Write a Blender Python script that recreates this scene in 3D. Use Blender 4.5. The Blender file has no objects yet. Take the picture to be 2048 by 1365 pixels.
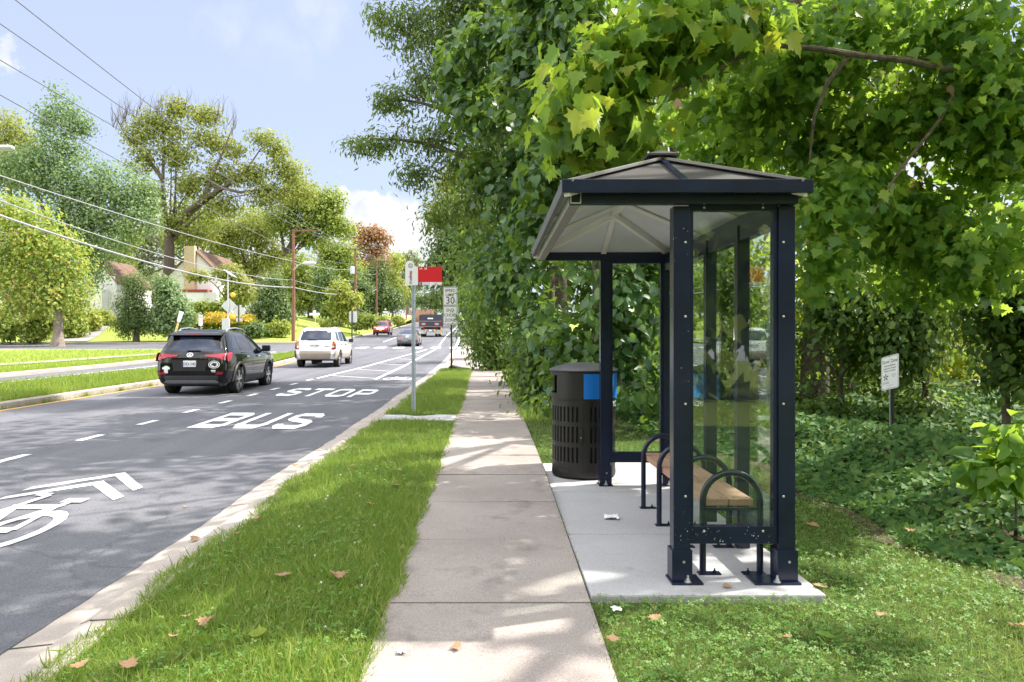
import bpy, bmesh, math, random
import numpy as np
from mathutils import Vector, Matrix
random.seed(11); rng = np.random.default_rng(11)
sc = bpy.context.scene; COL = sc.collection
PI = math.pi
# ------------------------------------------------------------------ ground profile and photo geometry
CX, HZ, F, H = 985., 683., 1479., 1.6
GY = [-400, 0, 8, 19, 32, 60, 80, 120, 200, 400, 1500]; GZ = [-8, 0, .22, .42, .64, 1.32, 2.2, 3.6, 6.7, 14, 40]
def G(y): return np.interp(y, GY, GZ)
def P(px, py, y): return Vector(((px-CX)/F*y, y, H-(py-HZ)/F*y))
def ss(a, b, t):
    t = np.clip((t-a)/(b-a), 0, 1); return t*t*(3-2*t)
def gp(px, py, dz=0.):
    lo, hi = .5, 900
    for _ in range(50):
        m = (lo+hi)/2
        if H-(py-HZ)/F*m > float(G(m))+dz: lo = m
        else: hi = m
    return ((px-CX)/F*lo, lo)
RD = -.15
def edge_r(y): return np.interp(y, [-20, 3, 7, 14, 24, 39, 56, 90, 217, 316, 600], [-2.7, -2.58, -2.5, -2.37, -2.35, -2.5, -2.9, -3.9, -7.6, -14, -40])
def med_r(y): return np.interp(y, [-20, 15, 22, 32, 40, 44], [-11.2, -10.07, -9.8, -9.55, -10.2, -10.9])
def med_l(y): return np.interp(y, [-20, 20.7, 27, 39.6, 44], [-16.5, -13.5, -12.3, -11.5, -11.0])
def edge_l(y): return np.interp(y, [-20, 24, 36, 52, 70, 95, 157, 316, 600], [-19.5, -16.6, -16.4, -15.8, -14.2, -15.3, -18.5, -27, -55])
def walk_l(y): return np.interp(y, [-5, 8, 16, 26, 28, 31, 38, 52, 60], [-.59, -.6, -.64, -.78, -.95, -1.7, -1.95, -2.2, -2.3])
def walk_r(y): return np.interp(y, [-5, 8, 16, 26, 28, 31, 38, 52, 60], [.55, .56, .5, .35, .1, -.5, -.8, -1.0, -1.0])
def lawn_r(x, y):        # ground right of the walk, falls away from the level shelter pad
    g = G(y)
    return g - .02 - .11*ss(.9, 2.2, x)*ss(3.9, 6.2, y)*(1-.6*ss(9, 13, y)) + .02*np.sin(x*1.7+y)*ss(1.8, 3, x)
def bank_l(x, y):        # left lawns, rising behind the intersection
    return G(y) - .02 + 1.5*ss(66, 84, y)*ss(-17.5, -24, x) + .5*ss(70, 95, y)*ss(-16, -19, x)

# ------------------------------------------------------------------ materials
def newmat(name):
    m = bpy.data.materials.new(name); m.use_nodes = True; nt = m.node_tree
    return m, nt, nt.nodes['Principled BSDF'], nt.nodes['Material Output']
def ramp(nt, src, stops):
    r = nt.nodes.new('ShaderNodeValToRGB'); cr = r.color_ramp
    while len(cr.elements) < len(stops): cr.elements.new(.5)
    for e, (p, c) in zip(cr.elements, stops):
        e.position = p; e.color = (*c, 1)
    nt.links.new(src, r.inputs[0]); return r.outputs[0]
def noise(nt, scale, detail=3, rough=.55, vec=None):
    n = nt.nodes.new('ShaderNodeTexNoise'); n.inputs['Scale'].default_value = scale
    n.inputs['Detail'].default_value = detail; n.inputs['Roughness'].default_value = rough
    if vec is None:
        tc = nt.nodes.new('ShaderNodeTexCoord'); vec = tc.outputs['Object']
    nt.links.new(vec, n.inputs['Vector']); return n.outputs[0]
def mixc(nt, fac, a, b, mode='MIX'):
    x = nt.nodes.new('ShaderNodeMix'); x.data_type = 'RGBA'; x.blend_type = mode
    if isinstance(fac, (int, float)): x.inputs[0].default_value = fac
    else: nt.links.new(fac, x.inputs[0])
    for s, i in ((a, 6), (b, 7)):
        if isinstance(s, tuple): x.inputs[i].default_value = (*s, 1)
        else: nt.links.new(s, x.inputs[i])
    return x.outputs[2]
def bump(nt, b, h, strength, dist):
    bn = nt.nodes.new('ShaderNodeBump'); bn.inputs['Strength'].default_value = strength; bn.inputs['Distance'].default_value = dist
    nt.links.new(h, bn.inputs['Height']); nt.links.new(bn.outputs[0], b.inputs['Normal'])
def simple(name, c, rough=.5, metal=0., var=.12, scale=6., bmp=0., spec=.5, coat=0.):
    m, nt, b, o = newmat(name)
    n = noise(nt, scale)
    lo = tuple(max(0, x*(1-var)) for x in c); hi = tuple(min(1, x*(1+var)) for x in c)
    nt.links.new(ramp(nt, n, [(.3, lo), (.7, hi)]), b.inputs['Base Color'])
    b.inputs['Roughness'].default_value = rough; b.inputs['Metallic'].default_value = metal
    b.inputs['Specular IOR Level'].default_value = spec
    if coat: b.inputs['Coat Weight'].default_value = coat; b.inputs['Coat Roughness'].default_value = .03
    if bmp: bump(nt, b, noise(nt, scale*8), bmp, .01)
    return m
def leafmat(name, cols, trans, tw=.42, rough=.5, spec=.35):
    m, nt, b, o = newmat(name)
    g = nt.nodes.new('ShaderNodeNewGeometry')
    n = len(cols)
    c = ramp(nt, g.outputs['Random Per Island'], [((i+.0)/max(1, n-1), cc) for i, cc in enumerate(cols)])
    nt.links.new(c, b.inputs['Base Color']); b.inputs['Roughness'].default_value = rough
    b.inputs['Specular IOR Level'].default_value = spec
    t = nt.nodes.new('ShaderNodeBsdfTranslucent')
    tcol = mixc(nt, .55, c, trans)
    nt.links.new(tcol, t.inputs['Color'])
    ms = nt.nodes.new('ShaderNodeMixShader'); ms.inputs[0].default_value = tw
    nt.links.new(b.outputs[0], ms.inputs[1]); nt.links.new(t.outputs[0], ms.inputs[2]); nt.links.new(ms.outputs[0], o.inputs[0])
    return m
def glassmat(name, tint=(.93, .97, .95), rough=.0):
    m, nt, b, o = newmat(name)
    t = nt.nodes.new('ShaderNodeBsdfTransparent'); t.inputs[0].default_value = (*tint, 1)
    gl = nt.nodes.new('ShaderNodeBsdfGlossy'); gl.inputs['Roughness'].default_value = rough; gl.inputs[0].default_value = (1, 1, 1, 1)
    lw_ = nt.nodes.new('ShaderNodeLayerWeight'); lw_.inputs[0].default_value = .5
    pw_ = nt.nodes.new('ShaderNodeMath'); pw_.operation = 'POWER'; nt.links.new(lw_.outputs['Facing'], pw_.inputs[0]); pw_.inputs[1].default_value = 4.5
    ad_ = nt.nodes.new('ShaderNodeMath'); ad_.operation = 'MULTIPLY_ADD'; nt.links.new(pw_.outputs[0], ad_.inputs[0]); ad_.inputs[1].default_value = .9; ad_.inputs[2].default_value = .045
    ms = nt.nodes.new('ShaderNodeMixShader')
    nt.links.new(ad_.outputs[0], ms.inputs[0]); nt.links.new(t.outputs[0], ms.inputs[1]); nt.links.new(gl.outputs[0], ms.inputs[2]); nt.links.new(ms.outputs[0], o.inputs[0])
    return m
def speckmat(name, c, c2, s1, s2, stain=None, rough=.85, bmp=.3, bs=220., contrast=(.35, .65), gr=.35):
    """aggregate surface: fine grains, broad wear and stains"""
    m, nt, b, o = newmat(name)
    fine = noise(nt, s2, 2, .6); broad = noise(nt, s1, 5, .6)
    base = mixc(nt, ramp(nt, broad, [(contrast[0], (0, 0, 0)), (contrast[1], (1, 1, 1))]), c, c2)
    grain = ramp(nt, fine, [(.32, (1-gr,)*3), (.5, (1, 1, 1)), (.7, (1+gr,)*3)])
    col = mixc(nt, 1., base, grain, 'MULTIPLY')
    if stain:
        st = noise(nt, stain[0], 4, .65)
        col = mixc(nt, ramp(nt, st, [(stain[1], (0, 0, 0)), (stain[1]+.12, (stain[3],)*3)]), col, stain[2])
    nt.links.new(col, b.inputs['Base Color']); b.inputs['Roughness'].default_value = rough; b.inputs['Specular IOR Level'].default_value = .3
    bump(nt, b, noise(nt, bs, 2), bmp, .004)
    return m

M = {}
M['asphalt'] = speckmat('asphalt', (.112, .113, .132), (.142, .142, .158), .35, 90, (1.3, .62, (.085, .085, .097), .7), .8, .5, 140)
def streaks(m):
    nt = m.node_tree; b = nt.nodes['Principled BSDF']; src = b.inputs['Base Color'].links[0].from_socket
    tc = nt.nodes.new('ShaderNodeTexCoord'); mp = nt.nodes.new('ShaderNodeMapping'); mp.inputs['Scale'].default_value = (1, .045, 1); nt.links.new(tc.outputs['Object'], mp.inputs[0])
    k = ramp(nt, noise(nt, 1.6, 5, .6, mp.outputs[0]), [(.3, (.8,)*3), (.5, (1, 1, 1)), (.72, (1.16,)*3)]); c = mixc(nt, 1., src, k, 'MULTIPLY')
    v = nt.nodes.new('ShaderNodeTexVoronoi'); v.feature = 'DISTANCE_TO_EDGE'; v.inputs['Scale'].default_value = .28
    wv = nt.nodes.new('ShaderNodeVectorMath'); wv.operation = 'ADD'; nz = nt.nodes.new('ShaderNodeTexNoise'); nz.inputs['Scale'].default_value = 1.5; nz.inputs['Detail'].default_value = 6; nt.links.new(tc.outputs['Object'], nz.inputs['Vector'])
    nt.links.new(tc.outputs['Object'], wv.inputs[0]); nt.links.new(nz.outputs['Color'], wv.inputs[1]); nt.links.new(wv.outputs[0], v.inputs['Vector'])
    cr = ramp(nt, v.outputs['Distance'], [(0, (.6,)*3), (.0035, (.68,)*3), (.006, (1, 1, 1))]); c = mixc(nt, .55, c, mixc(nt, 1., c, cr, 'MULTIPLY')); nt.links.new(c, b.inputs['Base Color'])
streaks(M['asphalt'])
M['concrete_walk'] = speckmat('concrete_walk', (.36, .315, .295), (.275, .237, .222), .9, 120, (2.6, .56, (.16, .14, .13), .6), .9, .3, 200, gr=.26)
M['concrete_pad'] = speckmat('concrete_pad', (.44, .43, .45), (.38, .37, .385), 1.2, 100, (3., .62, (.23, .22, .22), .5), .85, .12, 150, gr=.12)
M['concrete_kerb'] = speckmat('concrete_kerb', (.43, .38, .345), (.35, .305, .275), .8, 110, (1.7, .6, (.2, .17, .15), .5), .9, .2, 180, gr=.16)
M['joint'] = simple('joint', (.045, .04, .032), .95)
M['paint_white'] = speckmat('paint_white', (.74, .74, .75), (.66, .66, .68), 1.5, 60, (22., .6, (.3, .3, .31), .75), .7, .3, 150)
M['paint_yellow'] = speckmat('paint_yellow', (.62, .36, .1), (.5, .3, .1), 1.5, 60, (5., .6, (.25, .2, .14), .8), .7, .3, 150)
M['soil'] = speckmat('soil', (.09, .065, .042), (.06, .045, .03), 1.5, 30, None, .95, .5, 60)
def lawnmat(name, a, b_, c):
    m, nt, b, o = newmat(name)
    n1 = noise(nt, .5, 5, .65); n2 = noise(nt, 9, 3, .7)
    col = mixc(nt, ramp(nt, n1, [(.3, (0, 0, 0)), (.7, (1, 1, 1))]), a, b_)
    col = mixc(nt, ramp(nt, n2, [(.45, (0, 0, 0)), (.75, (.7,)*3)]), col, c)
    nt.links.new(col, b.inputs['Base Color']); b.inputs['Roughness'].default_value = .9; b.inputs['Specular IOR Level'].default_value = .15
    bump(nt, b, noise(nt, 30, 3), .8, .05); return m
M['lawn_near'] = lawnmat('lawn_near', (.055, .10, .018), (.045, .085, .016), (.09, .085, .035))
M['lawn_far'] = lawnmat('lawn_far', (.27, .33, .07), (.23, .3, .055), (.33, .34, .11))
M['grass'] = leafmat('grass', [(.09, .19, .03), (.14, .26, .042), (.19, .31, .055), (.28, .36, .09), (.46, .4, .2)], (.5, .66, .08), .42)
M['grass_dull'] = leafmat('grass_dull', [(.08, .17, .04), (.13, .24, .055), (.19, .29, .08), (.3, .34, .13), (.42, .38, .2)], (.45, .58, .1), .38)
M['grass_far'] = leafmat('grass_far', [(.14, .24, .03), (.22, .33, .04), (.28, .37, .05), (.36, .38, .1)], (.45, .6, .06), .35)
M['clover'] = leafmat('clover', [(.07, .17, .03), (.11, .24, .045), (.16, .29, .06), (.23, .33, .09)], (.35, .52, .07), .32)
M['leaf_plane'] = leafmat('leaf_plane', [(0.0728, 0.169, 0.0325), (0.109, 0.234, 0.039), (0.146, 0.286, 0.0455), (0.204, 0.338, 0.052), (0.437, 0.429, 0.052)], (.55, .72, .05), .5)
M['leaf_plane_deep'] = leafmat('leaf_plane_deep', [(.045, .13, .035), (.09, .21, .05), (.13, .27, .055), (.2, .34, .065), (.36, .46, .08)], (.6, .82, .07), .55, .4, .5)
M['leaf_vine'] = leafmat('leaf_vine', [(.026, .075, .03), (.04, .105, .038), (.06, .14, .044), (.09, .18, .046), (.15, .25, .05)], (.4, .6, .05), .38, .38, .6)
M['leaf_narrow'] = leafmat('leaf_narrow', [(.03, .075, .022), (.055, .115, .03), (.09, .16, .036), (.14, .2, .045)], (.5, .62, .07), .42, .42, .45)
M['leaf_shrub'] = leafmat('leaf_shrub', [(.035, .085, .022), (.055, .12, .03), (.08, .155, .036), (.13, .2, .045)], (.45, .6, .07), .4)
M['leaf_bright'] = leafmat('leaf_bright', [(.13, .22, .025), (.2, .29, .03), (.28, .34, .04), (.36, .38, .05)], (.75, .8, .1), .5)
M['leaf_ivy'] = leafmat('leaf_ivy', [(.032, .09, .026), (.055, .135, .034), (.085, .17, .042), (.14, .21, .055)], (.3, .48, .06), .22, .6, .2)
M['leaf_maple'] = leafmat('leaf_maple', [(.16, .27, .045), (.22, .33, .06), (.28, .38, .07), (.36, .4, .09), (.5, .36, .1)], (.6, .7, .12), .4)
M['leaf_ginkgo'] = leafmat('leaf_ginkgo', [(0.102, 0.182, 0.078), (0.146, 0.234, 0.0975), (0.204, 0.286, 0.124), (0.277, 0.351, 0.143)], (.35, .5, .14), .35)
M['leaf_oak'] = leafmat('leaf_oak', [(.12, .17, .04), (.19, .24, .05), (.26, .3, .065), (.34, .34, .09)], (.6, .62, .12), .4)
M['leaf_mid'] = leafmat('leaf_mid', [(0.121, 0.189, 0.0338), (0.197, 0.27, 0.0473), (0.272, 0.338, 0.0607), (0.378, 0.405, 0.081)], (.5, .6, .1), .38)
M['leaf_lime'] = leafmat('leaf_lime', [(.15, .22, .035), (.22, .28, .045), (.3, .34, .06), (.38, .38, .08)], (.6, .64, .1), .4)
M['leaf_dark'] = leafmat('leaf_dark', [(0.0487, 0.0943, 0.0319), (0.0812, 0.138, 0.0435), (0.122, 0.189, 0.0508), (0.179, 0.232, 0.0653)], (.3, .42, .08), .3)
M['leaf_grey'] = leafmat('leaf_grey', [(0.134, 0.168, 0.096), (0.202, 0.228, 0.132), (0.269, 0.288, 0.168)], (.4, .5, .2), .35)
M['leaf_rust'] = leafmat('leaf_rust', [(.2, .1, .05), (.3, .15, .07), (.36, .2, .08), (.25, .2, .07)], (.6, .3, .12), .35)
M['petal'] = leafmat('petal', [(.2, .3, .05), (.7, .34, .03), (.75, .5, .06), (.3, .38, .06), (.8, .62, .1), (.18, .28, .05)], (.9, .6, .08), .3)
M['leaf_dead'] = leafmat('leaf_dead', [(.2, .1, .05), (.3, .16, .08), (.38, .24, .14), (.26, .17, .13)], (.5, .3, .12), .15, .75)
M['bark'] = simple('bark', (.12, .095, .075), .95, 0, .5, 14, .9)
M['bark_pale'] = simple('bark_pale', (.24, .2, .165), .95, 0, .4, 10, .9)
M['frame'] = simple('frame', (.008, .013, .038), .27, .0, .3, 3, .03, .5)
def mth(nt, op, a, b=0.):
    n = nt.nodes.new('ShaderNodeMath'); n.operation = op
    for i, q in enumerate((a, b)):
        if isinstance(q, (int, float)): n.inputs[i].default_value = q
        else: nt.links.new(q, n.inputs[i])
    return n.outputs[0]
def perforated():
    m = simple('galv_perf', (.55, .6, .68), .45, .4, .12, 8); nt = m.node_tree; b = nt.nodes['Principled BSDF']; src = b.inputs['Base Color'].links[0].from_socket
    tc = nt.nodes.new('ShaderNodeTexCoord'); sx = nt.nodes.new('ShaderNodeSeparateXYZ'); nt.links.new(tc.outputs['Object'], sx.inputs[0])
    dz = mth(nt, 'MULTIPLY', mth(nt, 'SUBTRACT', mth(nt, 'FRACT', mth(nt, 'DIVIDE', sx.outputs[2], .0381)), .5), .0381)
    d = mth(nt, 'SQRT', mth(nt, 'ADD', mth(nt, 'MULTIPLY', dz, dz), mth(nt, 'MULTIPLY', sx.outputs[0], sx.outputs[0])))
    nt.links.new(mixc(nt, mth(nt, 'LESS_THAN', d, .0062), src, (.02, .02, .02)), b.inputs['Base Color']); return m
def spatter():
    m = simple('frame_spatter', (.008, .013, .038), .27, .0, .3, 3, .03, .5); nt = m.node_tree; b = nt.nodes['Principled BSDF']; src = b.inputs['Base Color'].links[0].from_socket
    tc = nt.nodes.new('ShaderNodeTexCoord'); v = nt.nodes.new('ShaderNodeTexVoronoi'); v.inputs['Scale'].default_value = 70; nt.links.new(tc.outputs['Object'], v.inputs['Vector'])
    sx = nt.nodes.new('ShaderNodeSeparateXYZ'); nt.links.new(tc.outputs['Object'], sx.inputs[0])
    r = mth(nt, 'MULTIPLY', mth(nt, 'SUBTRACT', noise(nt, 25, 2), .42), mth(nt, 'SUBTRACT', 1.0, mth(nt, 'MULTIPLY', sx.outputs[2], 1.5)))
    nt.links.new(mixc(nt, mth(nt, 'LESS_THAN', v.outputs['Distance'], mth(nt, 'MULTIPLY', r, 1.5)), src, (.7, .7, .72)), b.inputs['Base Color']); return m
M['galv_perf'] = perforated(); M['frame_spatter'] = spatter()
M['frame_in'] = simple('frame_in', (.3, .28, .26), .5, .2, .08, 5)
M['fascia_grey'] = simple('fascia_grey', (.1, .1, .115), .45, .1, .08, 5)
M['roof_panel'] = simple('roof_panel', (.05, .045, .048), .55, .1, .12, 2.5)
M['hip'] = simple('hip', (.2, .19, .185), .5, .1, .12, 3)
M['soffit'] = simple('soffit', (.74, .74, .76), .6, 0, .05, 3)
M['rib_white'] = simple('rib_white', (.9, .87, .82), .5, 0, .05, 3)
M['bolt'] = simple('bolt', (.6, .6, .6), .35, .8)
M['paint_dots'] = simple('paint_dots', (.7, .7, .72), .6)
M['glass'] = glassmat('glass')
M['bench_wood'] = None
def wood(name, c1, c2, axis_scale):
    m, nt, b, o = newmat(name)
    tc = nt.nodes.new('ShaderNodeTexCoord'); mp = nt.nodes.new('ShaderNodeMapping'); mp.inputs['Scale'].default_value = axis_scale
    nt.links.new(tc.outputs['Object'], mp.inputs[0]); n = noise(nt, 5, 5, .65, mp.outputs[0])
    nt.links.new(ramp(nt, n, [(.3, c1), (.7, c2)]), b.inputs['Base Color']); b.inputs['Roughness'].default_value = .7
    bump(nt, b, n, .2, .003); return m
M['bench_wood'] = wood('bench_wood', (.36, .2, .135), (.47, .28, .195), (14, 1.2, 14))
M['pole_wood'] = wood('pole_wood', (.13, .06, .035), (.24, .115, .07), (9, 9, .6))
M['galv'] = simple('galv', (.55, .6, .68), .45, .4, .12, 8)
M['dark_metal'] = simple('dark_metal', (.03, .03, .03), .5, .3)
M['bin'] = simple('bin', (.028, .026, .026), .42, .3, .2, 4, .05)
M['bin_in'] = simple('bin_in', (.012, .012, .014), .7)
M['bin_lid'] = simple('bin_lid', (.10, .10, .115), .5, .4, .2, 4)
M['blue'] = simple('blue', (.01, .2, .72), .4, 0, .03, 3)
M['sign_white'] = simple('sign_white', (.78, .78, .8), .4, 0, .03, 3)
M['sign_grey'] = simple('sign_grey', (.55, .56, .56), .4, .3, .06, 3)
M['red'] = simple('red', (.62, .008, .02), .4, 0, .04, 3)
M['ink'] = simple('ink', (.012, .012, .016), .5)
M['navy'] = simple('navy', (.02, .03, .2), .5)
M['ink_red'] = simple('ink_red', (.6, .02, .04), .5)
M['yellow'] = simple('yellow', (.85, .5, .03), .45)
M['car_black'] = simple('car_black', (.004, .004, .006), .1, 0, .1, 2, 0, .3, .6)
M['car_white'] = simple('car_white', (.78, .78, .8), .2, 0, .03, 2, 0, .5, 1.)
M['car_grey'] = simple('car_grey', (.12, .12, .13), .2, .4, .05, 2, 0, .5, 1.)
M['car_red'] = simple('car_red', (.42, .03, .03), .2, .1, .05, 2, 0, .5, 1.)
M['car_tan'] = simple('car_tan', (.36, .30, .25), .5, 0, .08, 3)
M['clad'] = simple('clad', (.055, .056, .06), .5, 0, .1, 4)
M['clad_light'] = simple('clad_light', (.24, .24, .26), .4, .3, .08, 4)
M['carglass'] = simple('carglass', (.018, .028, .06), .04, 0, .2, 2, 0, .65)  # blue in the base colour stands in for reflected sky
M['tyre'] = simple('tyre', (.018, .018, .018), .85, 0, .2, 10)
M['alloy'] = simple('alloy', (.55, .55, .57), .3, .8)
M['rim_dark'] = simple('rim_dark', (.02, .02, .022), .4, .4)
M['under'] = simple('under', (.012, .012, .012), .8)
M['lamp_red'] = simple('lamp_red', (.36, .012, .03), .12, 0, .1, 3, 0, .6)
M['lamp_amber'] = simple('lamp_amber', (.8, .3, .03), .15)
M['lamp_clear'] = simple('lamp_clear', (.7, .66, .68), .15)
M['chrome'] = simple('chrome', (.75, .75, .77), .15, .9)
M['truck_dark'] = simple('truck_dark', (.03, .032, .05), .45, .1)
M['siding'] = None
def siding(name, c, gap, s):
    m, nt, b, o = newmat(name)
    tc = nt.nodes.new('ShaderNodeTexCoord'); w = nt.nodes.new('ShaderNodeTexWave'); w.bands_direction = 'Z'; w.wave_profile = 'SAW'
    w.inputs['Scale'].default_value = s; nt.links.new(tc.outputs['Object'], w.inputs['Vector'])
    nt.links.new(ramp(nt, w.outputs[1], [(.0, gap), (.08, c), (1, c)]), b.inputs['Base Color']); b.inputs['Roughness'].default_value = .7; return m
M['siding'] = siding('siding', (.74, .74, .74), (.5, .5, .5), 1.6)
M['shingle'] = speckmat('shingle', (.2, .125, .095), (.14, .09, .07), .8, 8, None, .9, .5, 10)
M['stucco'] = simple('stucco', (.55, .43, .29), .9, 0, .12, 5)
M['brick'] = simple('brick', (.36, .07, .05), .9, 0, .3, 12)
M['house_glass'] = simple('house_glass', (.05, .06, .07), .08)
M['wire'] = simple('wire', (.17, .17, .19), .5, .3)
M['wire_pale'] = simple('wire_pale', (.36, .36, .38), .5, .2)
M['paper'] = simple('paper', (.8, .8, .82), .7)
M['driveway'] = speckmat('driveway', (.3, .28, .28), (.25, .24, .24), .8, 60, None, .9, .2, 80)
M['fence_wood'] = simple('fence_wood', (.36, .2, .13), .85, 0, .3, 6)
M['blossom'] = simple('blossom', (.8, .8, .78), .7)

# ------------------------------------------------------------------ mesh helpers
def tag(o, label=None, cat=None, group=None, kind=None):
    if label: o['label'] = label
    if cat: o['category'] = cat
    if group: o['group'] = group
    if kind: o['kind'] = kind
    return o
def thing(name, label, cat, loc=(0, 0, 0), rz=0., group=None):
    o = bpy.data.objects.new(name, None); COL.objects.link(o); o.location = loc; o.rotation_euler = (0, 0, rz)
    o.empty_display_size = .2
    return tag(o, label, cat, group)
def link(name, me, mat, parent=None, world=False):
    o = bpy.data.objects.new(name, me); COL.objects.link(o)
    if mat is not None and not me.materials: me.materials.append(mat)
    if parent is not None:
        if world: me.transform(parent.matrix_basis.inverted())
        o.parent = parent
    return o
class MB:
    def __init__(s): s.v = []; s.f = []; s.mi = []; s.cur = 0
    def add(s, vs, fs):
        b = len(s.v); s.v += [tuple(v) for v in vs]; s.f += [tuple(i+b for i in f) for f in fs]; s.mi += [s.cur]*len(fs); return s
    def box(s, x0, x1, y0, y1, z0, z1):
        return s.add([(x0, y0, z0), (x1, y0, z0), (x1, y1, z0), (x0, y1, z0), (x0, y0, z1), (x1, y0, z1), (x1, y1, z1), (x0, y1, z1)],
                     [(0, 3, 2, 1), (4, 5, 6, 7), (0, 1, 5, 4), (1, 2, 6, 5), (2, 3, 7, 6), (3, 0, 4, 7)])
    def bar(s, a, b, w, h, up=(0, 0, 1)):
        a = Vector(a); b = Vector(b); d = (b-a).normalized(); u = Vector(up); sd = d.cross(u)
        if sd.length < 1e-4: sd = d.cross(Vector((1, 0, 0)))
        sd.normalize(); u = sd.cross(d); vs = []
        for c in (a, b):
            for i, j in ((-1, -1), (1, -1), (1, 1), (-1, 1)): vs.append(c+sd*(w/2*i)+u*(h/2*j))
        return s.add(vs, [(0, 1, 2, 3), (7, 6, 5, 4), (0, 4, 5, 1), (1, 5, 6, 2), (2, 6, 7, 3), (3, 7, 4, 0)])
    def tube(s, pts, r, n=8, cap=True):
        pts = [Vector(p) for p in pts]; rs = r if hasattr(r, '__len__') else [r]*len(pts)
        vs = []; fs = []; prev = None
        for i, p in enumerate(pts):
            d = (pts[min(i+1, len(pts)-1)]-pts[max(i-1, 0)])
            if d.length < 1e-9: d = Vector((0, 0, 1))
            d.normalize()
            if prev is None:
                u = d.cross(Vector((0, 0, 1)))
                if u.length < .1: u = d.cross(Vector((1, 0, 0)))
            else: u = prev-d*prev.dot(d)
            u.normalize(); prev = u; w = d.cross(u)
            for k in range(n):
                a = 2*PI*k/n; vs.append(p+(u*math.cos(a)+w*math.sin(a))*rs[i])
        for i in range(len(pts)-1):
            for k in range(n): fs.append((i*n+k, i*n+(k+1) % n, (i+1)*n+(k+1) % n, (i+1)*n+k))
        if cap: fs += [tuple(range(n))[::-1], tuple((len(pts)-1)*n+k for k in range(n))]
        return s.add(vs, fs)
    def lathe(s, prof, n=32, c=(0, 0, 0), axis='z', cap=True):
        vs = []; fs = []
        for r, z in prof:
            for k in range(n):
                a = 2*PI*k/n; x, y = r*math.cos(a), r*math.sin(a)
                vs.append((c[0]+x, c[1]+y, c[2]+z) if axis == 'z' else (c[0]+z, c[1]+x, c[2]+y) if axis == 'x' else (c[0]+x, c[1]+z, c[2]+y))
        for i in range(len(prof)-1):
            for k in range(n): fs.append((i*n+k, i*n+(k+1) % n, (i+1)*n+(k+1) % n, (i+1)*n+k))
        if cap: fs += [tuple(range(n))[::-1], tuple((len(prof)-1)*n+k for k in range(n))]
        return s.add(vs, fs)
    def prism(s, poly, d0, d1, fn):
        """poly: 2D outline; fn(a,b,d)->3D"""
        n = len(poly); vs = [fn(a, b, d0) for a, b in poly]+[fn(a, b, d1) for a, b in poly]
        fs = [tuple(range(n))[::-1], tuple(range(n, 2*n))]+[(i, (i+1) % n, n+(i+1) % n, n+i) for i in range(n)]
        return s.add(vs, fs)
    def poly(s, vs): return s.add(vs, [tuple(range(len(vs)))])
    def build(s, name, mat, parent=None, world=False, bevel=0, seg=2, smooth=False, recalc=True, weld=False):
        me = bpy.data.meshes.new(name); me.from_pydata(s.v, [], s.f)
        mats = mat if isinstance(mat, (list, tuple)) else [mat]
        for m in mats: me.materials.append(m)
        if len(mats) > 1: me.polygons.foreach_set('material_index', s.mi)
        bm = bmesh.new(); bm.from_mesh(me)
        if weld: bmesh.ops.remove_doubles(bm, verts=bm.verts, dist=1e-5)
        lv_ = [v for v in bm.verts if not v.link_edges]
        if lv_: bmesh.ops.delete(bm, geom=lv_, context='VERTS')
        if recalc: bmesh.ops.recalc_face_normals(bm, faces=bm.faces)
        if bevel: bmesh.ops.bevel(bm, geom=[e for e in bm.edges if len(e.link_faces) == 2 and e.calc_face_angle(0) > .5], offset=bevel, segments=seg, affect='EDGES', profile=.6)
        if smooth:
            for f in bm.faces: f.smooth = True
            for e in bm.edges: e.smooth = e.calc_face_angle(0) < .7 if len(e.link_faces) == 2 else True
        bm.to_mesh(me); bm.free(); me.update()
        return link(name, me, None, parent, world)
def text_mesh(txt, size, fn, bold=0., align='CENTER', ext=.0, sx=1.):
    """text outline turned into a mesh; fn maps (x,y) to 3D"""
    cu = bpy.data.curves.new('text', 'FONT'); cu.body = txt; cu.size = size; cu.align_x = align; cu.align_y = 'CENTER'; cu.offset = bold; cu.resolution_u = 3
    o = bpy.data.objects.new('text', cu); COL.objects.link(o)
    dg = bpy.context.evaluated_depsgraph_get(); me = bpy.data.meshes.new_from_object(o.evaluated_get(dg))
    bpy.data.objects.remove(o); bpy.data.curves.remove(cu)
    vs = [fn(v.co.x*sx, v.co.y) for v in me.vertices]; fs = [tuple(p.vertices) for p in me.polygons]
    bpy.data.meshes.remove(me); return vs, fs
def strip(name, ys, xl, xr, zf, mat, nx=1, **kw):
    """ground strip between two edge functions"""
    vs = []; fs = []
    for y in ys:
        a, b = float(xl(y)), float(xr(y))
        for i in range(nx+1):
            x = a+(b-a)*i/nx; vs.append((x, y, float(zf(x, y))))
    n = nx+1
    for j in range(len(ys)-1):
        for i in range(nx): fs.append((j*n+i, j*n+i+1, (j+1)*n+i+1, (j+1)*n+i))
    me = bpy.data.meshes.new(name); me.from_pydata(vs, [], fs); o = link(name, me, mat); tag(o, **kw); return o
S = dict(kind='structure')
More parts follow.
